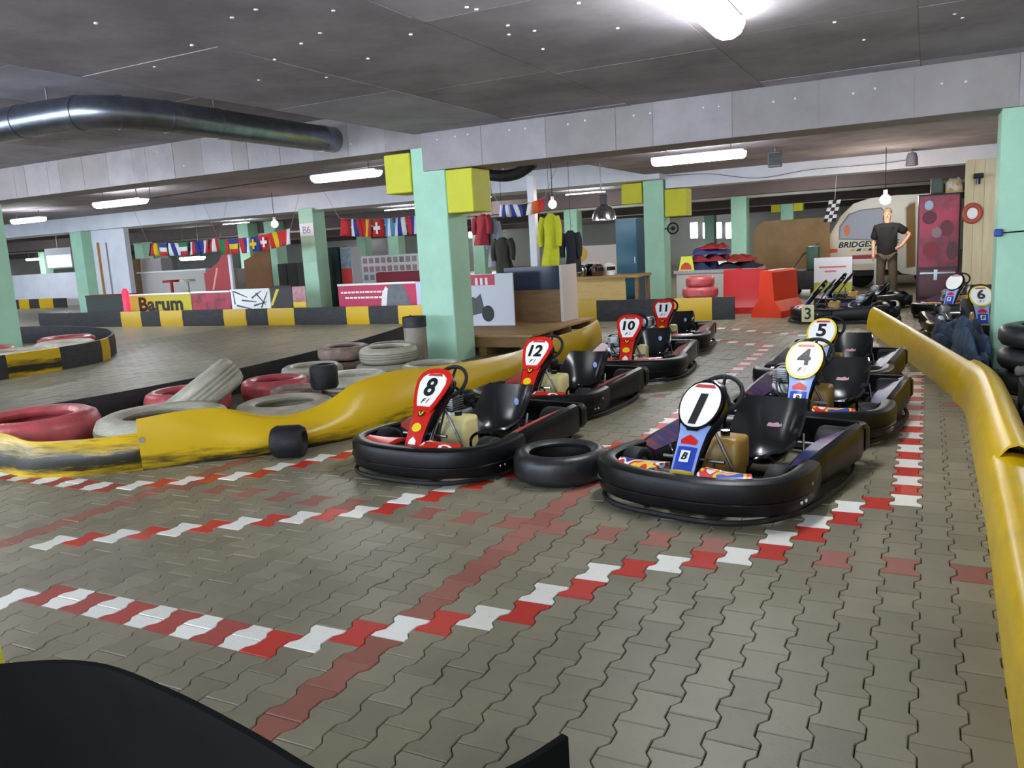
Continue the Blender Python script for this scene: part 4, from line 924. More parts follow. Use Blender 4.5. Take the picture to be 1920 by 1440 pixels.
# jackets on hangers left and right
def jacket(label, px, py0, py1, Y, wpx, m, seed, cat='jacket', top=None):
    a, b = at(px, py0, Y), at(px, py1, Y); wd = (at(px+wpx/2, py0, Y)-at(px-wpx/2, py0, Y)).length/2; H = a.z-b.z; rnd = random.Random(seed); ph = rnd.uniform(0, 6)
    t = thing('hanging_jacket', label, cat, (a.x, Y, b.z)); rings = []
    for i in range(11):
        v = i/10; w_ = wd*(.18, .7, .82, .76, .7, .68, .7, .74, .78, .82, .84)[i]; z = H*(1-v)
        ring = []
        for k in range(20):
            an = 2*math.pi*k/20; f = 1+.16*math.sin(5*an+ph+2*v)*v; ring.append((w_*math.cos(an)*f+.03*math.sin(ph+3*v), .09*(1+.2*v)*math.sin(an)*f, z))
        rings.append(ring)
    q = MB(); q.loft(rings); q.build('cloth', m, t, 70)
    for sg in (-1, 1): q = MB(); q.tube(smoothpath([(sg*wd*.6, 0, H*.92), (sg*wd*.85, -.01, H*.78), (sg*wd*.95, -.03, H*.55), (sg*wd*.9, -.04, H*.36)], 4), [.075-.0022*i for i in range(13)], 10); q.build('sleeve', m, t, 60)
    q = MB(); q.tube([(0, 0, H), (0, 0, H+.06), (.03, 0, H+.1), (.05, 0, H+.07)], .006, 6); q.build('hook', m_steel, t)
    q = MB(); q.tube([(0, 0, H+.08), (0, 0, (ZL if a.x < XS else ZR)-b.z)], .004, 5); q.build('line', m_rub, t)
    return t
m_hiviz = mat('hiviz_yellow', 'c8c81e', .8, col2='a8a818', scale=6)
jacket('high-visibility yellow jacket hanging above the counter', 1030, 400, 497, 9.4, 36, m_hiviz, 1, top=ZR)
jacket('black racing suit hanging right of the yellow jacket', 1070, 432, 510, 10.6, 34, mat('suit_black', '1c1a24', .8), 2, top=ZR)
jacket('red racing suit hanging beside the nearest column', 903, 402, 460, 9.6, 30, mat('suit_red', '9a2430', .8, col2='7a2430', scale=8), 3, top=ZR)
jacket('grey racing suit hanging between the red and the dark one', 924, 410, 500, 9.8, 22, mat('suit_grey', '8a8e98', .8), 4, top=ZR)
jacket('dark olive coat hanging over the dark counter', 943, 445, 512, 9.4, 38, mat('coat_olive', '34322a', .9), 5, top=ZR)
# hi-fi pale post
a = at(998, 430, 12); q = MB(); q.rbox(a.x-.09, a.x+.09, 12, 12.15, 0, ZR, .02); tag(struct(q.build('pipe_boxing', m_wbeam), ''), 'pale boxed pipe between the jackets')
# workbench with helmets
wbm = thing('workbench', 'light wooden workbench in front of the blue locker', 'workbench', (0, 0, 0))
a, b = at(1050, 518, 11.4), at(1197, 518, 11.4); zt = at(1120, 518, 11.4).z
q = MB(); q.box(a.x, b.x, 11.35, 12.3, zt-.05, zt); q.build('top', m_wood, wbm)
q = MB(); q.box(a.x+.02, at(1172, 540, 11.4).x, 11.42, 11.46, .05, zt-.05); q.build('front_panel', mat('plywood_light', 'c8a868', .6, col2='b08e50', scale=3, stretch=(1, 6, 6)), wbm)
for x in (a.x+.03, b.x-.1):
    for y in (11.44, 12.2): q = MB(); q.box(x, x+.07, y, y+.07, 0, zt-.05); q.build('leg', m_wood2, wbm)
def helmet(label, px, Y, m, R=.14):
    p = at(px, 515, Y); t = thing('helmet', label, 'helmet', (p.x, Y, zt), random.uniform(-1, 1), 'helmets on the workbench')
    q = MB(); prof = [(.0, R*1.9), (R*.5, R*1.8), (R*.85, R*1.5), (R, R*1.0), (R*.95, R*.5), (R*.8, .0), (R*.7, 0), (R*.8, R*.9), (0, R*1.6)]; q.lathe(prof, 18); q.build('shell', m, t, 60)
    q = MB(); q.add([(R*1.02*math.cos(a_), R*1.02*math.sin(a_), z) for z in (R*.75, R*1.3) for a_ in [-2.3+i*.18 for i in range(9)]], [(i, i+1, 10+i, 9+i) for i in range(8)]); q.build('visor', m_gloss, t, 60)
helmet('yellow helmet at the left end of the workbench', 1068, 11.7, m_yel, .12)
helmet('silver helmet next to the yellow one on the workbench', 1089, 11.5, m_chrome)
helmet('dark helmet in the middle of the workbench', 1106, 11.85, m_gloss)
helmet('brown helmet between the dark and the white one', 1121, 11.5, mat('helmet_brown', '5a3a28', .3))
helmet('white helmet nearest the blue locker', 1143, 11.8, m_white)
# blue locker
a, b = at(1157, 516, 13), at(1194, 408, 13)
t = thing('locker', 'tall blue-green metal locker left of the padded column', 'locker', (0, 0, 0))
m_lock = mat('locker_blue', '2c6076', .3, col2='1e4858', scale=2)
q = MB(); q.box(a.x, b.x, 13, 13.5, 0, b.z); q.build('body', m_lock, t)
q = MB(); q.box(a.x+.015, b.x-.015, 12.975, 13, .06, b.z-.03); dd = q.build('door', m_lock, t); q = MB(); q.rbox(b.x-.07, b.x-.05, 12.95, 12.975, 1.0, 1.15, .005, 1); q.build('handle', m_chrome, dd)
# board with an orange disc
a, b = at(1065, 520, 16.5), at(1158, 458, 16.5); t = thing('white_board', 'white board with an orange disc behind the workbench', 'board', (0, 0, 0))
q = MB(); q.box(a.x, b.x, 16.5, 16.55, 0, b.z); q.build('panel', mat('board_pink', 'd8c8bc', .6), t)
c = at(1083, 477, 16.5); q = MB(); q.poly([(c.x+.3*math.cos(k*.3), 16.5, c.z+.24*math.sin(k*.3)) for k in range(21)], (0, -1, 0), .006); q.build('orange_disc', mat('disc_orange', 'd8a83c', .6), t)
# tool / fire hose on column c2, fire bell
t = thing('wall_fan', 'small dark wall fan fixed to the padded column', 'fan', (-5.62, 15.3, 1.75)); q = MB(); q.tube([(-.14, 0, 0), (0, 0, 0)], .02, 8); q.build('bracket', m_steel, t)
q = MB(); q.tube([(.13*math.cos(a_)+.08, -.05, .13*math.sin(a_)) for a_ in [2*math.pi*i/20 for i in range(20)]], .02, 8, closed=True); q.build('guard', m_rub, t); q = MB(); q.lathe([(0, -.08), (.05, -.07), (.05, 0), (0, .02)], 12, axis='y'); q.build('motor', m_rub, t, 40, (.08, 0, 0))
# ================================================================== CLOTHES HEAP, RED BARRIERS
a, b = at(1265, 508, 12.6), at(1420, 508, 12.6)
tb = thing('table', 'grey table carrying the heap of racing suits', 'table', (0, 0, 0)); q = MB(); q.box(a.x, b.x, 12.5, 13.6, a.z-.06, a.z); q.build('top', m_conc2, tb)
q = MB(); q.box(a.x+.05, b.x-.05, 12.55, 12.6, .08, a.z-.06); q.build('front_panel', mat('panel_grey', 'b8b4a8', .6), tb)
for x in (a.x+.05, b.x-.12):
    for y in (12.62, 13.5): q = MB(); q.box(x, x+.07, y, y+.07, 0, a.z-.06); q.build('leg', m_steel, tb)
ztb = a.z; W_ = b.x-a.x
for k, (u0, u1, z0, zh, col, lb) in enumerate(((.02, .49, 0, .26, '2a3458', 'dark blue racing suit at the bottom left of the clothes heap'), (.5, .99, 0, .22, '1e1c26', 'black racing suit at the bottom right of the clothes heap'), (.12, .62, .17, .22, '8c2630', 'red racing suit in the middle of the clothes heap'), (.2, .6, .32, .18, '34427c', 'blue racing suit near the top of the clothes heap'), (.63, .93, .14, .18, '9c3028', 'bright red racing suit sliding off the clothes heap'), (.28, .58, .43, .15, 'a8262e', 'red racing suit on the very top of the clothes heap'))):
    q = heap('suit', None, a.x+u0*W_, a.x+u1*W_, 12.65, 13.4, zh, '', '', 20+k, 22, .5, base=ztb+z0)
    tag(q.build('racing_suit', mat('suit_%d' % k, col, .85, bump=.3), None, 70), lb, 'racing suit', 'racing suits heaped on the table')
p = at(1281, 505, 12.3); t = thing('warning_sign', 'small yellow sign with a red dome at the left end of the clothes heap', 'sign', (p.x, 12.54, ztb))
q = MB(); q.poly([(-.17, 0, 0), (.17, 0, 0), (.13, 0, .3), (-.1, 0, .3)], (0, 1, 0), .03); q.build('panel', mat('sign_lime', 'd8dc3c', .5), t)
q = MB(); q.poly([(.12*math.cos(k*math.pi/12), -.004, .02+.15*math.sin(k*math.pi/12)) for k in range(13)], (0, 1, 0), .004); q.build('red_dome', mat('dome_red', 'c83c20', .5), t)
# red tyres
c = at(1322, 540, 10.9)
c.x -= .12
tyre('red tyre on top of the stack behind the striped barrier', (c.x, 11, .56), .27, .2, m_tred, .55, group='red tyre stack')
tyre('red tyre, middle of the stack behind the striped barrier', (c.x, 11, .34), .34, .22, m_tred, .55, group='red tyre stack')
tyre('pale tyre at the bottom of the red tyre stack', (c.x+.05, 11, .0), .37, .34, m_tgrey, .55, group='red tyre stack')
# red water-filled barriers
m_rp = mat('red_plastic', 'b42024', .45, spec=.3, col2='a01c20', scale=3); m_rp2 = mat('orange_red_plastic', 'd83a18', .45, spec=.3, col2='c43018', scale=3)
a, b = at(1352, 590, 11.2), at(1418, 505, 11.2); t = thing('plastic_barrier', 'dark red plastic road barrier behind the orange-red one', 'road barrier', (0, 0, 0))
def prof_barrier(q, x0, x1, y0, y1, h):
    rings = []
    for x, s in ((x0, .96), (x0+.04, 1), (x1-.04, 1), (x1, .96)):
        c_ = (y0+y1)/2; w_ = (y1-y0)/2*s; rings.append([(x, c_-w_, 0), (x, c_-w_, .12), (x, c_-w_*.55, .3), (x, c_-w_*.4, h-.03), (x, c_-w_*.3, h), (x, c_+w_*.3, h), (x, c_+w_*.4, h-.03), (x, c_+w_*.55, .3), (x, c_+w_, .12), (x, c_+w_, 0)])
    q.loft(rings)
q = MB(); prof_barrier(q, a.x+.02, b.x+.1, 11.2, 11.75, b.z); q.build('body', m_rp, t, 30)
q = MB(); q.cyl((a.x+.3, 11.47, b.z-.01), (a.x+.3, 11.47, b.z+.03), .05, 12); q.build('filler_cap', m_rp, t)
t = thing('plastic_barrier', 'orange-red plastic road barrier standing end-on in the middle', 'road barrier', (-2.5, 10.35, 0), math.radians(72))
q = MB(); prof_barrier(q, 0, .95, -.3, .3, .84); q.build('body', m_rp2, t, 30)
q = MB(); q.box(.2, .75, -.05, .05, .835, .85); q.build('top_slot', m_wbeam, t)
# plywood boards and trolley
a, b = at(1413, 505, 17.2), at(1556, 407, 17.2); t = thing('plywood_board', 'large round-cornered plywood board leaning at the back', 'board', (0, 0, 0))
r_ = .35; pts = [(a.x, 17.2, .3), (b.x, 17.2, .3), (b.x, 17.2, b.z)]+[(a.x+r_-r_*math.sin(k*.314), 17.2, b.z-r_+r_*math.cos(k*.314)) for k in range(6)]
q = MB(); q.poly(pts, (0, 1, 0), .04); q.build('sheet', mat('plywood_tan', 'a8865c', .6, col2='94703c', scale=1.4, amt=1), t)
for x in (a.x+.2, b.x-.3): q = MB(); q.box(x, x+.1, 17.22, 17.6, 0, .3); q.build('foot', m_wood2, t)
p = at(1512, 548, 15.6); t = thing('trolley', 'dark trolley with a slanted handle left of the white poster', 'trolley', (p.x, 15.7, 0))
q = MB(); q.rbox(-.35, .3, -.3, .3, .15, .6, .04); q.build('body', m_belt, t, 40); q = MB(); q.tube([(-.55, 0, .35), (-.1, 0, .95), (.25, 0, 1.2)], .02, 8); q.build('handle', m_steel, t)
for sx in (-.25, .2):
    for sy in (-.25, .25): q = MB(); q.lathe([(0, -.03), (.08, -.03), (.1, -.02), (.1, .02), (.08, .03), (0, .03)], 14, axis='y'); q.build('wheel', m_rub, t, 40, (sx, sy, .1))
q = MB(); q.rbox(.0, .28, -.2, .2, .6, 1.15, .05); q.build('green_tank', mat('tank_green', '3a5a48', .5), t, 40)
# ================================================================== CARAVAN
cv = thing('caravan', 'old cream caravan with a rounded front window behind the standing man', 'caravan', (0, 0, 0))
YC = 17.6; g = lambda x, y: at(x, y, YC)
m_cv = mat('caravan_cream', 'f4eedc', .35, col2='e8e0c8', scale=2); m_glass = mat('caravan_glass', 'b4b8c4', .35, spec=.3)
pts = [g(1541, 500), g(1541, 478), g(1556, 440), g(1577, 405), g(1600, 382), g(1630, 372), g(1680, 366), g(1760, 362), g(1760, 520), g(1692, 513), g(1680, 505), g(1600, 507)]
q = MB(); q.poly([(p.x, YC, p.z) for p in pts], (0, 1, 0), 2.1); q.build('body', m_cv, cv)
wn = [g(1573, 448), g(1575, 425), g(1592, 402), g(1615, 394), g(1652, 390), g(1657, 396), g(1655, 446), g(1650, 450)]
q = MB(); q.poly([(p.x, YC-.001, p.z) for p in wn], (0, -1, 0), .012); w_o = q.build('window', m_glass, cv)
q = MB(); q.tube([(p.x, YC-.012, p.z) for p in wn], .018, 6, closed=True); q.build('gasket', m_conc2, w_o)
q = MB(); q.poly([(g(1588, 432).x+.07*math.cos(k*.7), YC-.014, g(1588, 432).z+.14*math.sin(k*.7)) for k in range(9)], (0, -1, 0), .004); q.build('window_sticker', m_orange, w_o)
c = (g(1566, 461)+g(1693, 453))/2
text_on(cv, 'BRIDGESTONE', .19, m_txt, (c.x, YC-.004, c.z), (1, 0, 0), (0, 0, 1), 'body_lettering', bold=.006, sx=1.1, shear=.2)
for k in range(6):
    x = g(1594+k*11, 467).x; z = g(1620, 468).z; q = MB(); q.poly([(x, YC-.001, z-.03), (x+.1, YC-.001, z-.03), (x+.14, YC-.001, z+.03), (x+.04, YC-.001, z+.03)], (0, -1, 0), .006); q.build('stripe', m_yel if k % 2 == 0 else m_txt, cv)
q = MB(); q.box(g(1598, 482).x, g(1655, 482).x, YC-.02, YC+.01, g(1620, 486).z, g(1620, 478).z); q.build('red_stripe', mat('stripe_red', 'b83c40', .5), cv)
q = MB(); q.rbox(g(1543, 476).x, g(1570, 476).x, YC-.06, YC+.05, g(1550, 474).z, g(1550, 467).z, .02); q.build('tail_lamp', m_orange, cv)
dr = [g(1698, 502), g(1698, 390), g(1706, 381), g(1716, 378), g(1716, 500)]
q = MB(); q.poly([(p.x, YC-.002, p.z) for p in dr], (0, -1, 0), .02); do_ = q.build('door', mat('caravan_door_wood', '9c7430', .5, col2='7a5418', scale=2), cv)
q = MB(); q.tube([(p.x, YC-.02, p.z) for p in dr[:4]], .03, 6); q.build('door_frame', m_cv, do_)
for x in (g(1612, 500).x, g(1740, 500).x): q = MB(); q.lathe([(0, -.1), (.2, -.1), (.31, -.06), (.31, .06), (.2, .1), (0, .1)], 20, axis='y'); q.build('wheel', m_rub, cv, 40, (x, YC+.4, .31))
q = MB(); q.box(g(1545, 505).x, g(1750, 505).x, YC+.1, YC+2, .3, .5); q.build('chassis', m_belt, cv)
# white folding table in front of the caravan
t = thing('folding_table', 'small white table standing under the caravan side', 'table', (0, 0, 0)); a, b = at(1590, 488, 16.2), at(1645, 485, 16.2)
q = MB(); q.box(a.x, b.x, 16.2, 16.7, a.z-.1, a.z); q.build('top', m_white, t)
for x in (a.x+.02, b.x-.07):
    for y in (16.22, 16.63): q = MB(); q.box(x, x+.05, y, y+.05, 0, a.z-.1); q.build('leg', m_white, t)
# white poster stand
a, b = at(1526, 548, 14.3), at(1598, 481, 14.3); t = thing('poster_stand', 'white and green poster stand left of the man', 'poster', (0, 0, 0))
zg = at(1560, 529, 14.3).z
q = MB(); q.box(a.x, b.x, 14.3, 14.34, zg, b.z); q.build('white_field', mat('poster_white', 'dcdce4', .5), t)
q = MB(); q.box(a.x, b.x, 14.3, 14.34, a.z, zg-.001); q.build('green_field', mat('poster_green', 'a8ac34', .5), t)
q = MB(); q.box(a.x, b.x, 14.25, 14.5, 0, .05); q.build('base', m_wbeam, t)
for x in (a.x+.05, b.x-.1): q = MB(); q.box(x, x+.05, 14.34, 14.38, 0.05, a.z+.1); q.build('leg', m_wbeam, t)
for k in range(2):
    q = MB(); q.box(a.x+.1+.12*(1-k), b.x-.12-.2*(1-k), 14.296, 14.3, at(1560, 510-8*k, 14.3).z, at(1560, 507-8*k, 14.3).z); q.build('print_line', mat('print_rose', 'c87070', .5), t)
# vending machine with poster front
t = thing('vending_machine', 'tall dark red drinks machine with a rider picture on its front', 'vending machine', (0, 0, 0)); a, b = at(1717, 560, 13), at(1803, 360, 13)
q = MB(); q.rbox(a.x, b.x, 13, 13.7, 0, b.z, .02); q.build('cabinet', mat('machine_dark', '3a1a22', .4), t)
z1 = at(1760, 500, 13).z
q = MB(); q.box(a.x+.03, b.x-.03, 12.98, 13, z1, b.z-.04); pf = q.build('poster_front', mat('poster_crimson', 'b41e44', .35, col2='6a1428', scale=1.6, amt=1, contrast=(.42, .62)), t)
c = at(1742, 385, 12.97); q = MB(); q.poly([(c.x+.075*math.cos(k*.42), 12.98, c.z+.09*math.sin(k*.42)) for k in range(15)], (0, -1, 0), .004); q.build('pale_disc', mat('disc_pale', 'a8c0dc', .5), pf)
for k, (px, py, sx, sz, col) in enumerate(((1743, 408, .13, .13, '6a2434'), (1775, 428, .12, .16, '6a2a34'), (1756, 436, .09, .1, '9a7880'), (1745, 468, .14, .16, '8a2434'), (1785, 470, .1, .18, '5c303c'))):
    c = at(px, py, 12.97); q = MB(); q.poly([(c.x+sx*math.cos(i*.524), 12.98-.0015*k, c.z+sz*math.sin(i*.524)) for i in range(12)], (0, -1, 0), .003); q.build('picture_shape', mat('pic_%d' % k, col, .5), pf)
q = MB(); q.box(a.x+.05, b.x-.05, 12.96, 13, .12, z1-.06); q.build('lower_front', mat('machine_lower', '5c2028', .3, col2='2a1a1e', scale=3), t)
q = MB(); q.box(a.x+.06, b.x-.06, 12.94, 12.97, z1-.13, z1-.1); q.build('metal_rail', m_chrome, t)
q = MB(); q.box(a.x+.3, a.x+.36, 12.93, 12.97, z1-.25, z1-.05); q.build('coin_slot', m_chrome, t)
# things on the machine, fittings on the panelling
p = at(1758, 340, 13.2); q = MB(); q.rbox(p.x-.12, p.x+.1, 13.1, 13.4, b.z, b.z+.3, .03); tag(q.build('speaker_box', mat('box_green_grey', '4a5650', .6)), 'grey-green box standing on the red drinks machine', 'box')
p = at(1790, 340, 13.2); q = heap('bag', None, p.x-.15, p.x+.15, 13.1, 13.5, .32, '', '', 41, 14, .2, base=b.z); tag(q.build('paper_bag', mat('bag_tan', 'b89a60', .8, col2='d0ccc8', scale=5, contrast=(.45, .55), amt=1), None, 60), 'crumpled tan and white bag on the red drinks machine', 'bag')
p = at(1823, 400, 12.68); t = thing('ring_sign', 'red ring sign on the cream plank partition', 'sign', (p.x, 12.69, p.z))
q = MB(); q.tube([(.13*math.cos(k*.2618), 0, .15*math.sin(k*.2618)) for k in range(24)], .045, 10, closed=True); q.build('ring', mat('ring_red', 'b8503c', .5), t, 60)
q = MB(); q.lathe([(0, -.01), (.1, -.01), (.1, .01), (0, .01)], 18, axis='y'); q.build('centre', m_white, t)
p = at(1834, 335, 12.65); t = thing('security_camera', 'small dark security camera on the cream plank partition', 'camera', (p.x, 12.6, p.z))
q = MB(); q.rbox(-.08, .08, -.1, .06, 0, .09, .015); q.build('body', m_rub, t); q = MB(); q.cyl((0, .0, 0), (0, .0, -.1), .04, 10); q.build('lens', m_gloss, t); q = MB(); q.box(-.015, .015, .05, .12, .03, .06); q.build('bracket', m_rub, t)
for px, py, lb, Y in ((1453, 299, 'dark square loudspeaker hanging beside the long lamp', 11.5), (1710, 296, 'dark spotlight under the ceiling above the caravan', 14.6)):
    p = at(px, py, Y); t = thing('loudspeaker' if px < 1500 else 'spotlight', lb, 'loudspeaker' if px < 1500 else 'spotlight', p)
    if px < 1500:
        q = MB(); q.rbox(-.12, .12, -.08, .08, -.14, .14, .015); q.build('case', mat('speaker_grey', '50606c', .5), t); q = MB(); q.box(-.1, .1, -.09, -.08, -.11, .11); q.build('grille', m_belt, t)
    else:
        q = MB(); q.lathe([(0, .12), (.08, .1), (.11, 0), (.12, -.16), (.11, -.16), (0, -.1)], 16); q.build('can', mat('spot_grey', '7a7688', .5), t, 40)
    q = MB(); q.cyl((0, 0, .1), (0, 0, ZR-p.z), .012, 6); q.build('bracket', m_steel, t)
# board left of vending, karts in the far corner
kart('', (.62, 10.55), 20, 'dark kart without a number in front of the drinks machine', 'blue', 'black', 'oval')
kart('', (-1.0, 12.0), 84, 'dark kart without a number parked sideways behind kart 3', 'blue', 'black', 'oval')
# ================================================================== LEFT BACKGROUND
def board(name, label, cat, x0, x1, ytop, Y, m, rail=None, z0=0., th=.03):
    a, b = at(x0, ytop, Y), at(x1, ytop, Y); t = thing(name, label, cat, ((a.x+b.x)/2, Y, 0)); hw = (b.x-a.x)/2; z1 = (a.z+b.z)/2
    q = MB(); q.box(-hw, hw, 0, th, z0, z1); q.build('panel', m, t)
    if z0 > .02:
        for sx in (-hw+.05, hw-.09): q = MB(); q.box(sx, sx+.04, th, th+.04, 0, z0+.1); q.build('leg', m_steel, t)
    if rail: q = MB(); q.box(-hw, hw, -.02, th+.02, z1, z1+.045); q.build('top_rail', rail, t)
    return t, hw, z1
t, hw, z1 = board('advertising_board', 'yellow advertising board with black Barum lettering at the track edge', 'board', 242, 357, 553, 11, mat('ad_yellow', 'bcae1e', .45), m_white)
text_on(t, 'Barum', .52, m_txt, (.02, -.006, .52), (1, 0, 0), (0, 0, 1), 'ad_lettering', bold=.016, sx=1.28)
t, hw, z1 = board('advertising_board', 'red picture board right of the yellow one', 'board', 358, 431, 549, 11, mat('ad_red', 'a83448', .45, col2='6c2430', scale=2.2, amt=1, contrast=(.45, .6)), m_white)
t, hw, z1 = board('advertising_board', 'white board with black line drawing between red and black boards', 'board', 432, 505, 545, 11, m_white, m_white)
for (xa, za, xb, zb) in ((-.6, .8, -.1, .62), (-.55, .45, -.58, .78), (-.5, .42, .1, .3), (.05, .6, .4, .78), (.1, .4, .55, .5), (.2, .72, .5, .42), (.35, .35, .6, .75), (-.3, .55, .2, .5)):
    d = Vector((xb-xa, 0, zb-za)); n = Vector((-d.z, 0, d.x)).normalized()*.022; A_, B_2 = Vector((xa, -.001, za)), Vector((xb, -.001, zb))
    q = MB(); q.poly([A_-n, B_2-n*.4, B_2+n*.4, A_+n], (0, -1, 0), .004); q.build('drawn_stroke', mat('stroke_grey', '3c4048', .5), t)
t, hw, z1 = board('advertising_board', 'dark board with a yellow streak left of the B6 column', 'board', 506, 546, 539, 11, mat('ad_dark', '3a3434', .5), m_belt)
q = MB(); q.poly([(-.38, -.001, .4), (-.3, -.001, .4), (-.05, -.001, .8), (-.15, -.001, .8)], (0, -1, 0), .004); q.build('yellow_streak', m_yel, t)
t, hw, z1 = board('advertising_board', 'narrow red and yellow board against the B6 column', 'board', 547, 571, 537, 11, mat('ad_rose', 'b85060', .5, col2='d8d0d0', scale=3, amt=.7), None)
q = MB(); q.box(-hw, hw, -.006, 0, .3, .47); q.build('yellow_foot', m_yel, t)
t, hw, z1 = board('advertising_board', 'long crimson board with white text lines and a tyre picture', 'board', 633, 779, 534, 11, mat('ad_crimson', 'c83058', .45, col2='b0284c', scale=1), m_white)
rn = random.Random(3)
for row, z in enumerate((.66, .53)):
    x = -hw+.08+.12*row
    while x < -hw+1.35-.15*row:
        w_ = rn.uniform(.05, .13); q = MB(); q.box(x, min(x+w_, hw), -.005, 0, z-.022, z+.022); q.build('text_dash', m_white, t); x += w_+.025
q = MB(); q.poly([(hw-.85, -.001, .3), (hw-.15, -.001, .3), (hw-.28, -.001, .7), (hw-.38, -.001, z1), (hw-.7, -.001, z1), (hw-.78, -.001, .7)], (0, -1, 0), .004); q.build('tyre_picture', mat('pic_tyre', '5c6068', .5, col2='8a8c90', scale=6), t)
q = MB(); q.poly([(hw-1.0, -.001, .3), (hw-.75, -.001, .3), (hw-.72, -.001, .68), (hw-.84, -.001, .78), (hw-.95, -.001, .6)], (0, -1, 0), .003); q.build('pale_picture', m_white, t)
board('screen_panel', 'white panel half hidden behind the nearest column', 'panel', 779, 800, 528, 10.6, mat('panel_lilac', 'c8c4e0', .5))
p = at(238, 575, 10.7); t = thing('light_post', 'glowing red light post at the left end of the advertising boards', 'lamp', (p.x, 10.7, 0))
q = MB(); q.cyl((0, 0, 0), (0, 0, .36), .06, 12); q.build('post', m_rub, t); q = MB(); q.lathe([(0, .36), (.09, .36), (.09, .9), (.05, .98), (0, 1.0)], 14); q.build('glow_tube', mat('red_glow', 'e02038', .4, emit=.7, ecol=(1, .02, .06)), t, 40)
t, hw, z1 = board('low_counter', 'dark low counter left of the glowing red post', 'counter', 160, 232, 556, 11.6, mat('counter_dark', '3c4640', .6), mat('counter_top', '5a3028', .6), th=.5)
# partition beside the far left column
pt = struct(MB().box(-26.95, -25.2, 15.2, 15.4, 0, 2.94).build('wall_partition', m_wbeam), 'white partition beside the far left mint column')
a, b = at(183, 455, 15.15), at(196, 560, 15.15); q = MB(); q.box(a.x, b.x, 15.12, 15.2, .4, a.z); q.build('orange_strip', mat('strip_ochre', 'b8883c', .6), pt)
a, b = at(197, 455, 15.15), at(212, 560, 15.15); q = MB(); q.box(a.x, b.x, 15.14, 15.2, .4, a.z); q.build('grey_strip', m_conc2, pt)
# television
a, b = at(88, 505, 18.4), at(131, 463, 18.4); t = thing('television', 'bright television screen left of the far left column', 'television', ((a.x+b.x)/2, 18.4, (a.z+b.z)/2)); hw, hh = (b.x-a.x)/2, (b.z-a.z)/2
q = MB(); q.rbox(-hw, hw, 0, .08, -hh, hh, .02); q.build('frame', m_lampbody, t); q = MB(); q.box(-hw+.12, hw-.06, -.008, 0, -hh+.08, .12); q.build('screen', mat('tv_glow', 'ffffff', .3, emit=4, ecol=(.8, .92, 1)), t)
q = MB(); q.cyl((0, .04, hh), (0, .04, ZL-(a.z+b.z)/2), .03, 8); q.build('ceiling_mount', m_steel, t)
for k, (px, py) in enumerate(((70, 487), (118, 488))):
    p = at(px-8, py, 29); 
    lamp((p.x, 29, p.z), 1.1, 'x', ('far bright lamp left of the television', 'far bright lamp just below the television')[k], .3, ZL-p.z-.1)
# counters, red panel, arched board, photo wall
t = thing('bar_counter', 'pale counter block behind the yellow advertising board', 'counter', (0, 0, 0)); a, b = at(268, 545, 16), at(384, 490, 16)
q = MB(); q.box(a.x, b.x, 16, 16.7, 0, b.z-.3); q.build('body', mat('counter_pale', 'c0bcb8', .6), t); q = MB(); q.box(a.x-.1, b.x+.1, 15.9, 16.8, b.z-.3, b.z-.25); q.build('worktop', m_white, t)
q = MB(); q.box(a.x, a.x+1.0, 16.1, 16.6, b.z-.25, b.z+.2); q.build('shelf_block', m_conc2, t)
for k, (px, m, w_, h_, lb) in enumerate(((322, m_rp, .28, .55, 'red stool in front of the pale counter'), (352, m_twhite, .25, .5, 'white stool in front of the pale counter'))):
    p = at(px, 535, 14.6); t = thing('stool', lb, 'stool', (p.x, 14.6, 0)); q = MB(); q.lathe([(0, 1.0), (w_, 1.0), (w_, 1.07), (0, 1.08)], 16); q.build('seat', m, t, 40); q = MB(); q.cyl((0, 0, .03), (0, 0, 1.0), .05, 10); q.build('stem', m, t); q = MB(); q.lathe([(0, 0), (.25, 0), (.22, .03), (0, .04)], 16); q.build('foot', m_steel, t, 40)
a, b = at(386, 545, 13.4), at(426, 466, 13.4); t = thing('red_panel', 'tall red panel with a curved top edge and a pale slanted mark', 'panel', (0, 0, 0))
q = MB(); q.poly([(a.x, 13.4, 0), (b.x, 13.4, 0), (b.x, 13.4, b.z), (b.x-.15, 13.4, b.z-.05), (b.x-.45, 13.4, b.z-.4), (a.x, 13.4, b.z-.7)], (0, 1, 0), .05); q.build('sheet', mat('panel_red', 'a83234', .5), t)
q = MB(); q.poly([(a.x+.28, 13.4, .75), (a.x+.36, 13.4, .75), (a.x+.62, 13.4, 1.4), (a.x+.54, 13.4, 1.4)], (0, -1, 0), .004); q.build('slanted_mark', mat('mark_pink', 'd8a098', .5), t)
q = MB(); q.box(b.x, b.x+.1, 13.38, 13.46, 0, b.z+.05); q.build('edge_post', m_wbeam, t)
a, b = at(463, 545, 16.4), at(503, 452, 16.4); t = thing('arched_board', 'brown board with a hollow curved top behind the flags', 'board', (0, 0, 0))
q = MB(); q.poly([(a.x, 16.4, 0), (b.x, 16.4, 0), (b.x, 16.4, b.z), (b.x-.3, 16.4, b.z-.15), (a.x+.3, 16.4, b.z-.5), (a.x, 16.4, b.z-.6)], (0, 1, 0), .04); q.build('sheet', mat('board_rust', '8c5c30', .6, col2='74481f', scale=2), t)
a, b = at(656, 520, 18), at(800, 474, 18); t = thing('photo_wall', 'white wall board covered with rows of small photographs', 'board', (0, 0, 0))
q = MB(); q.box(a.x, b.x, 18, 18.05, 0, b.z); q.build('panel', m_white, t)
nx = 12
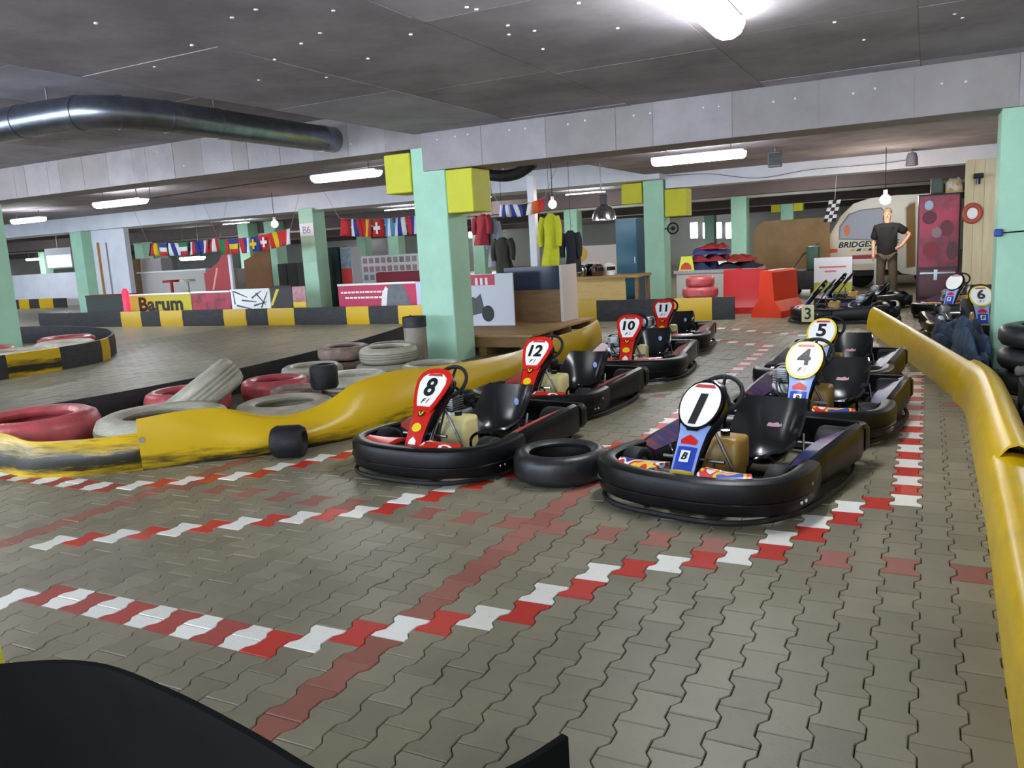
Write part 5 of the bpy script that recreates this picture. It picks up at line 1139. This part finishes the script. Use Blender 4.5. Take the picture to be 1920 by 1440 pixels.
for r in range(3):
    for k in range(nx):
        x = a.x+.12+(b.x-a.x-.2)*k/nx; z = b.z-.16-.28*r; q = MB(); q.box(x, x+(b.x-a.x)/nx*.62, 17.985, 18, z-.09, z+.09); q.build('photograph', mat('photo_%d' % rn.randrange(5), ('b88c90', '9a8ca0', 'b4a09c', 'c4989c', '948ea0')[rn.randrange(5)], .5), t)
a, b = at(684, 532, 15.2), at(776, 512, 15.2); t = thing('sofa', 'dark red sofa in front of the photo wall', 'sofa', (0, 0, 0)); m_sofa = mat('sofa_red', '7c1c2c', .7)
q = MB(); q.rbox(a.x, b.x, 15.2, 15.9, .1, .45, .06); q.build('seat', m_sofa, t, 40); q = MB(); q.rbox(a.x, b.x, 15.75, 16.0, .4, b.z+.05, .06); q.build('backrest', m_sofa, t, 40)
for x in (a.x-.12, b.x-.1): q = MB(); q.rbox(x, x+.22, 15.15, 15.95, .1, .68, .06); q.build('armrest', m_sofa, t, 40)
for x in (a.x+.05, b.x-.12):
    for y in (15.25, 15.85): q = MB(); q.box(x, x+.06, y, y+.06, 0, .12); q.build('leg', m_rub, t)
a, b = at(616, 532, 15.6), at(634, 463, 15.6); t = thing('cabinet', 'tall dark cabinet right of the B6 column', 'cabinet', (0, 0, 0)); m_cab = mat('cabinet_dark', '1e302e', .5)
q = MB(); q.box(a.x, b.x, 15.6, 16.1, 0, b.z); q.build('body', m_cab, t); q = MB(); q.box(a.x+.02, b.x-.02, 15.58, 15.6, .05, b.z-.03); q.build('door', m_cab, t)
a, b = at(642, 532, 15.6), at(656, 463, 15.6); t = thing('drinks_fridge', 'narrow drinks fridge with a red lower panel beside the dark cabinet', 'fridge', (0, 0, 0)); zz = at(645, 503, 15.6).z
q = MB(); q.box(a.x, b.x, 15.62, 16.1, 0, b.z); q.build('body', m_lampbody, t); q = MB(); q.box(a.x+.02, b.x-.02, 15.6, 15.62, zz, b.z-.03); q.build('glass_door', mat('fridge_glass', '708090', .1, col2='b8c4cc', scale=8), t); q = MB(); q.box(a.x+.02, b.x-.02, 15.6, 15.62, .1, zz-.01); q.build('red_panel', mat('fridge_red', 'c03030', .4), t)
# grandstand clutter behind: green and grey low boxes
for k, (x0, x1, y0, Y, m, lb) in enumerate(((425, 462, 505, 18.5, m_conc2, 'grey cupboard between the red panel and the arched board'), (520, 556, 495, 17.5, mat('box_slate', '4c5450', .6), 'dark cupboard left of the B6 column'), (230, 262, 487, 17, m_wood2, 'brown-green cupboard right of the white partition'))):
    a, b = at(x0, y0, Y), at(x1, y0, Y); t = thing('cupboard', lb, 'cupboard', (0, 0, 0)); q = MB(); q.box(a.x, b.x, Y, Y+.5, 0, a.z); q.build('body', m, t)
    for s0, s1 in ((0, .49), (.51, 1)): q = MB(); q.box(a.x+(b.x-a.x)*s0+.02, a.x+(b.x-a.x)*s1-.02, Y-.02, Y, .06, a.z-.04); q.build('door', m, t)
# ------------------------------------------------------------------ flag garlands
FC_ = {'k': '1a1a1e', 'r': 'c82a2a', 'y': 'e0c020', 'b': '2a3c8c', 'w': 'e4e4e6', 'g': '2c7a4a', 'c': '5a90c0', 'o': 'e06a28'}
FM = {k: mat('flag_'+k, v, .8) for k, v in FC_.items()}
def garland(label, p0, p1, Y, flags, hpx=30, sag=.06, cross=()):
    a, b = at(*p0, Y), at(*p1, Y); t = thing('flag_garland', label, 'flags', a); d = b-a; n = len(flags); pts = []
    for k in range(n+1): u = k/n; pts.append(Vector((d.x*u, 0, d.z*u-sag*math.sin(math.pi*u))))
    q = MB(); q.tube([Vector((-.5, 0, (ZL if a.x-.5 < XS else ZR)-a.z))]+pts+[Vector((pts[-1].x+.5, 0, (ZL if a.x+pts[-1].x+.5 < XS else ZR)-a.z))],   .005, 5); q.build('string', m_conc2, t)
    for k, fl in enumerate(flags):
        A_, B_2 = pts[k], pts[k+1]; H = hpx/F*(Y+6)*1.28; q = MB(); order = []; m_i = 0; mats_ = []
        for ch in fl.replace('+', '').replace('-', ''):
            if FM[ch] not in mats_: mats_.append(FM[ch])
        st_ = [ch for ch in fl if ch not in '+-']; nS = len(st_); ph = rn.uniform(0, 6); sk = rn.uniform(-.06, .06)
        def P_(u, v): return (A_.x+(B_2.x-A_.x)*(.03+.94*u)+sk*v, .05*math.sin(4*u+ph+2*v), A_.z+(B_2.z-A_.z)*u-H*v)
        for i, ch in enumerate(st_):
            N_ = 3
            for j in range(N_):
                for l in range(4):
                    u0, u1 = (i+j/N_)/nS, (i+(j+1)/N_)/nS; v0, v1 = l/4, (l+1)/4
                    if '-' in fl: q.add([P_(v0, u0), P_(v1, u0), P_(v1, u1), P_(v0, u1)], [(0, 1, 2, 3)], mats_.index(FM[ch]))
                    else: q.add([P_(u0, v0), P_(u1, v0), P_(u1, v1), P_(u0, v1)], [(0, 1, 2, 3)], mats_.index(FM[ch]))
        o = q.build('flag', mats_, t, 60); md = o.modifiers.new('thick', 'SOLIDIFY'); md.thickness = .006
        if '+' in fl:
            cc = FM['y'] if st_[0] == 'b' else FM['w']
            q = MB(); x0, x1 = A_.x+(B_2.x-A_.x)*.5, (B_2.x-A_.x)*.1
            zc = (A_.z+B_2.z)/2-H*.5; q.box(x0-x1*.9, x0+x1*.9, -.065, -.058, zc-H*.32, zc+H*.32); q.box(x0-x1*3, x0+x1*3, -.064, -.059, zc-H*.1, zc+H*.1); q.build('flag_cross', cc, t)
garland('left garland of small national flags above the pale counter', (278, 456), (412, 446), 13.6, ['kry', 'bwr-', 'wbw', 'gwr-', 'wrb', 'bwr', 'rwr'], 24)
garland('middle garland of national flags left of the B6 column', (410, 450), (545, 428), 13.2, ['gr', 'bY'.replace('Y', 'y')+'r-', 'rbw', 'b+', 'r+', 'ryr', 'rw'], 27)
garland('garland of national flags between the B6 column and the nearest column', (636, 409), (782, 404), 13.8, ['r', 'wbr', 'ryr', 'r+', 'cwc', 'wbw', 'rbw'], 29)
garland('short garland of blue and white flags right of the nearest column', (935, 383), (1020, 372), 11.2, ['wbw', 'bwb', 'kw', 'or'], 18)
# checkered strip by the caravan and a thin cable under the white beam
p = at(1565, 395, 16.6); t = thing('checkered_flag', 'checkered black and white flag hanging left of the caravan', 'flag', p)
q = MB()
for i in range(3):
    for j in range(6): q.add([(-.13+i*.09+.02*j*-1, .02*math.sin(j), .25-j*.085), (-.04+i*.09-.02*j, .02*math.sin(j), .25-j*.085), (-.06+i*.09-.02*j, .02*math.sin(j+1), .165-j*.085), (-.15+i*.09-.02*j, .02*math.sin(j+1), .165-j*.085)], [(0, 1, 2, 3)], (i+j) % 2)
o = q.build('cloth', [m_white, m_txt], t); o.modifiers.new('thick', 'SOLIDIFY').thickness = .005
q = MB(); q.tube([(0, 0, .25), (.05, 0, ZR-p.z)], .006, 5); q.build('string', m_white, t)
mb = MB(); mb.tube(smoothpath([at(1250, 330, 15.2), at(1330, 326, 15.2), at(1420, 334, 15.2), at(1520, 318, 15.2), at(1640, 308, 15.2), at(1700, 300, 15.2)], 5), .006, 5)
tag(mb.build('cable', m_rub), 'thin cable sagging along the white beam at the right', 'cable')
# dark dish shaped duct end right of the main column
t = thing('duct_elbow', 'dark drooping duct elbow right of the upper yellow pad', 'duct', (0, 0, 0)); P_ = smoothpath([at(890, 322, 6.4), at(935, 330, 6.4), at(970, 325, 6.4), at(1000, 305, 6.4)], 5)
q = MB(); q.tube(P_, .085, 14); q.build('pipe', m_belt, t, 60); q = MB(); q.tube([P_[6], (P_[6].x, P_[6].y, ZR)], .01, 6); q.build('hanger', m_steel, t); q = MB(); q.tube([P_[-2], (P_[-2].x, P_[-2].y, ZR)], .01, 6); q.build('hanger', m_steel, t)
# ================================================================== MAN
mx, my = at(1663, 470, 14.4).x, 14.4
man = thing('person', 'man in a black polo shirt and khaki trousers, one hand on his hip', 'person', (mx, my, 0), 0)
def skin(name, J, E_, m, root, sub=2):
    names = list(J); me = bpy.data.meshes.new(name); me.from_pydata([J[k][0] for k in names], [(names.index(a), names.index(b)) for a, b in E_], []); me.materials.append(m)
    o = link(name, me, man); md = o.modifiers.new('skin', 'SKIN'); md.use_smooth_shade = True; md.use_x_symmetry = False
    for i, k in enumerate(names):
        r = J[k][1]; sv = me.skin_vertices[0].data[i]; sv.radius = r if isinstance(r, tuple) else (r, r); sv.use_root = (k == root)
    o.modifiers.new('sub', 'SUBSURF').levels = sub; o.modifiers['sub'].render_levels = sub; return o
m_skin = mat('skin', 'd8a080', .5); m_shirt = mat('polo_black', '121215', .85); m_trou = mat('trousers_khaki', '5c5040', .85, col2='4a4034', scale=9)
HS = 1.045
def S(x, y, z): return (x*HS, y*HS, z*HS)
J = {'pel': (S(0, 0, .95), .09), 'chest': (S(0, 0, 1.3), .09), 'neck': (S(0, .0, 1.5), .058), 'neck2': (S(0, -.015, 1.56), .055), 'head': (S(0, -.025, 1.64), (.075, .09)), 'head2': (S(0, -.02, 1.72), (.078, .095)), 'top': (S(0, -.01, 1.775), .05),
     'shL': (S(-.17, 0, 1.41), .05), 'elL': (S(-.26, .03, 1.15), .045), 'wrL': (S(-.25, -.06, .92), .032), 'haL': (S(-.25, -.08, .84), (.022, .04)),
     'shR': (S(.17, 0, 1.41), .05), 'elR': (S(.42, .02, 1.26), .045), 'wrR': (S(.27, -.04, 1.04), .032), 'haR': (S(.2, -.07, 1.0), (.03, .03)),
     'hiL': (S(-.09, 0, .9), .09), 'knL': (S(-.11, -.02, .5), .06), 'anL': (S(-.12, .01, .1), .045), 'hiR': (S(.09, 0, .9), .09), 'knR': (S(.12, -.03, .5), .06), 'anR': (S(.13, .0, .1), .045)}
E_ = [('pel', 'chest'), ('chest', 'neck'), ('neck', 'neck2'), ('neck2', 'head'), ('head', 'head2'), ('head2', 'top'), ('chest', 'shL'), ('shL', 'elL'), ('elL', 'wrL'), ('wrL', 'haL'), ('chest', 'shR'), ('shR', 'elR'), ('elR', 'wrR'), ('wrR', 'haR'), ('pel', 'hiL'), ('hiL', 'knL'), ('knL', 'anL'), ('pel', 'hiR'), ('hiR', 'knR'), ('knR', 'anR')]
for sd, hx, dirv in (('L', (-.25, -.08, .84), (0, -.2, -1)), ('R', (.2, -.07, 1.0), (-.9, -.25, -.35))):
    dv = Vector(dirv).normalized(); sv_ = Vector((.35, -1, 0)).normalized() if sd == 'L' else Vector((0, -.3, 1)).normalized()
    for k, ln in enumerate((.075, .085, .08, .065)):
        b0 = Vector(hx)+sv_*(.03-.02*k)+dv*.02; J['f%s%da' % (sd, k)] = (S(*(b0+dv*ln*.55)), .0095); J['f%s%db' % (sd, k)] = (S(*(b0+dv*ln+Vector((.01, .012, 0)))), .008)
        E_ += [('ha'+sd, 'f%s%da' % (sd, k)), ('f%s%da' % (sd, k), 'f%s%db' % (sd, k))]
    b0 = Vector(hx)+sv_*.04-dv*.02; J['t%sa' % sd] = (S(*(b0+sv_*.02+dv*.01)), .011); J['t%sb' % sd] = (S(*(b0+sv_*.03+dv*.045)), .009); E_ += [('ha'+sd, 't%sa' % sd), ('t%sa' % sd, 't%sb' % sd)]
skin('body', J, E_, m_skin, 'pel')
Js = {'b': (S(0, 0, .73), (.22, .165)), 'w': (S(0, -.015, 1.02), (.215, .165)), 'c': (S(0, 0, 1.25), (.215, .155)), 's': (S(0, 0, 1.42), (.15, .12)), 'n': (S(0, .0, 1.515), .072),
      'sl': (S(-.19, 0, 1.415), .1), 'el': (S(-.25, .02, 1.17), .085), 'sr': (S(.19, 0, 1.415), .1), 'er': (S(.36, .015, 1.3), .085)}
skin('polo_shirt', Js, [('b', 'w'), ('w', 'c'), ('c', 's'), ('s', 'n'), ('s', 'sl'), ('sl', 'el'), ('s', 'sr'), ('sr', 'er')], m_shirt, 'c')
Jt = {'p': (S(0, 0, .93), (.165, .13)), 'hl': (S(-.095, 0, .84), .115), 'kl': (S(-.11, -.02, .5), .09), 'al': (S(-.12, .01, .06), .085), 'hr': (S(.095, 0, .84), .115), 'kr': (S(.12, -.03, .5), .09), 'ar': (S(.13, 0, .06), .085)}
skin('trousers', Jt, [('p', 'hl'), ('hl', 'kl'), ('kl', 'al'), ('p', 'hr'), ('hr', 'kr'), ('kr', 'ar')], m_trou, 'p')
for sx in (-.12, .13):
    q = MB(); q.rbox(sx*HS-.05, sx*HS+.05, -.2, .08, 0, .09, .035, 3); q.build('shoe', m_rub, man, 40)
hz = 1.69*HS
q = MB(); q.sphere((0, -.01, hz+.035), .1, 16, 10, (.88, 1.02, .9)); q.v = [(x, y, max(z, hz+.015+.1*max(0, -y-.03))) for x, y, z in q.v]; q.build('hair', mat('hair_grey', '7a6a58', .8), man, 60)
for sx in (-1, 1):
    q = MB(); q.sphere((sx*.03, -.118, hz-.005), .011, 8, 6); q.build('eye', m_txt, man, 60); q = MB(); q.sphere((sx*.086, -.01, hz-.01), .026, 8, 6, (.35, .7, 1.1)); q.build('ear', m_skin, man, 60)
q = MB(); q.loft([[(-.006, -.115, hz+.005), (.006, -.115, hz+.005), (0, -.122, hz+.005)], [(-.016, -.112, hz-.04), (.016, -.112, hz-.04), (0, -.142, hz-.038)]]); q.build('nose', m_skin, man, 60)
q = MB(); q.rbox(-.025, .025, -.122, -.105, hz-.072, hz-.064, .003, 1); q.build('mouth', mat('lips', 'a05a50', .5), man)
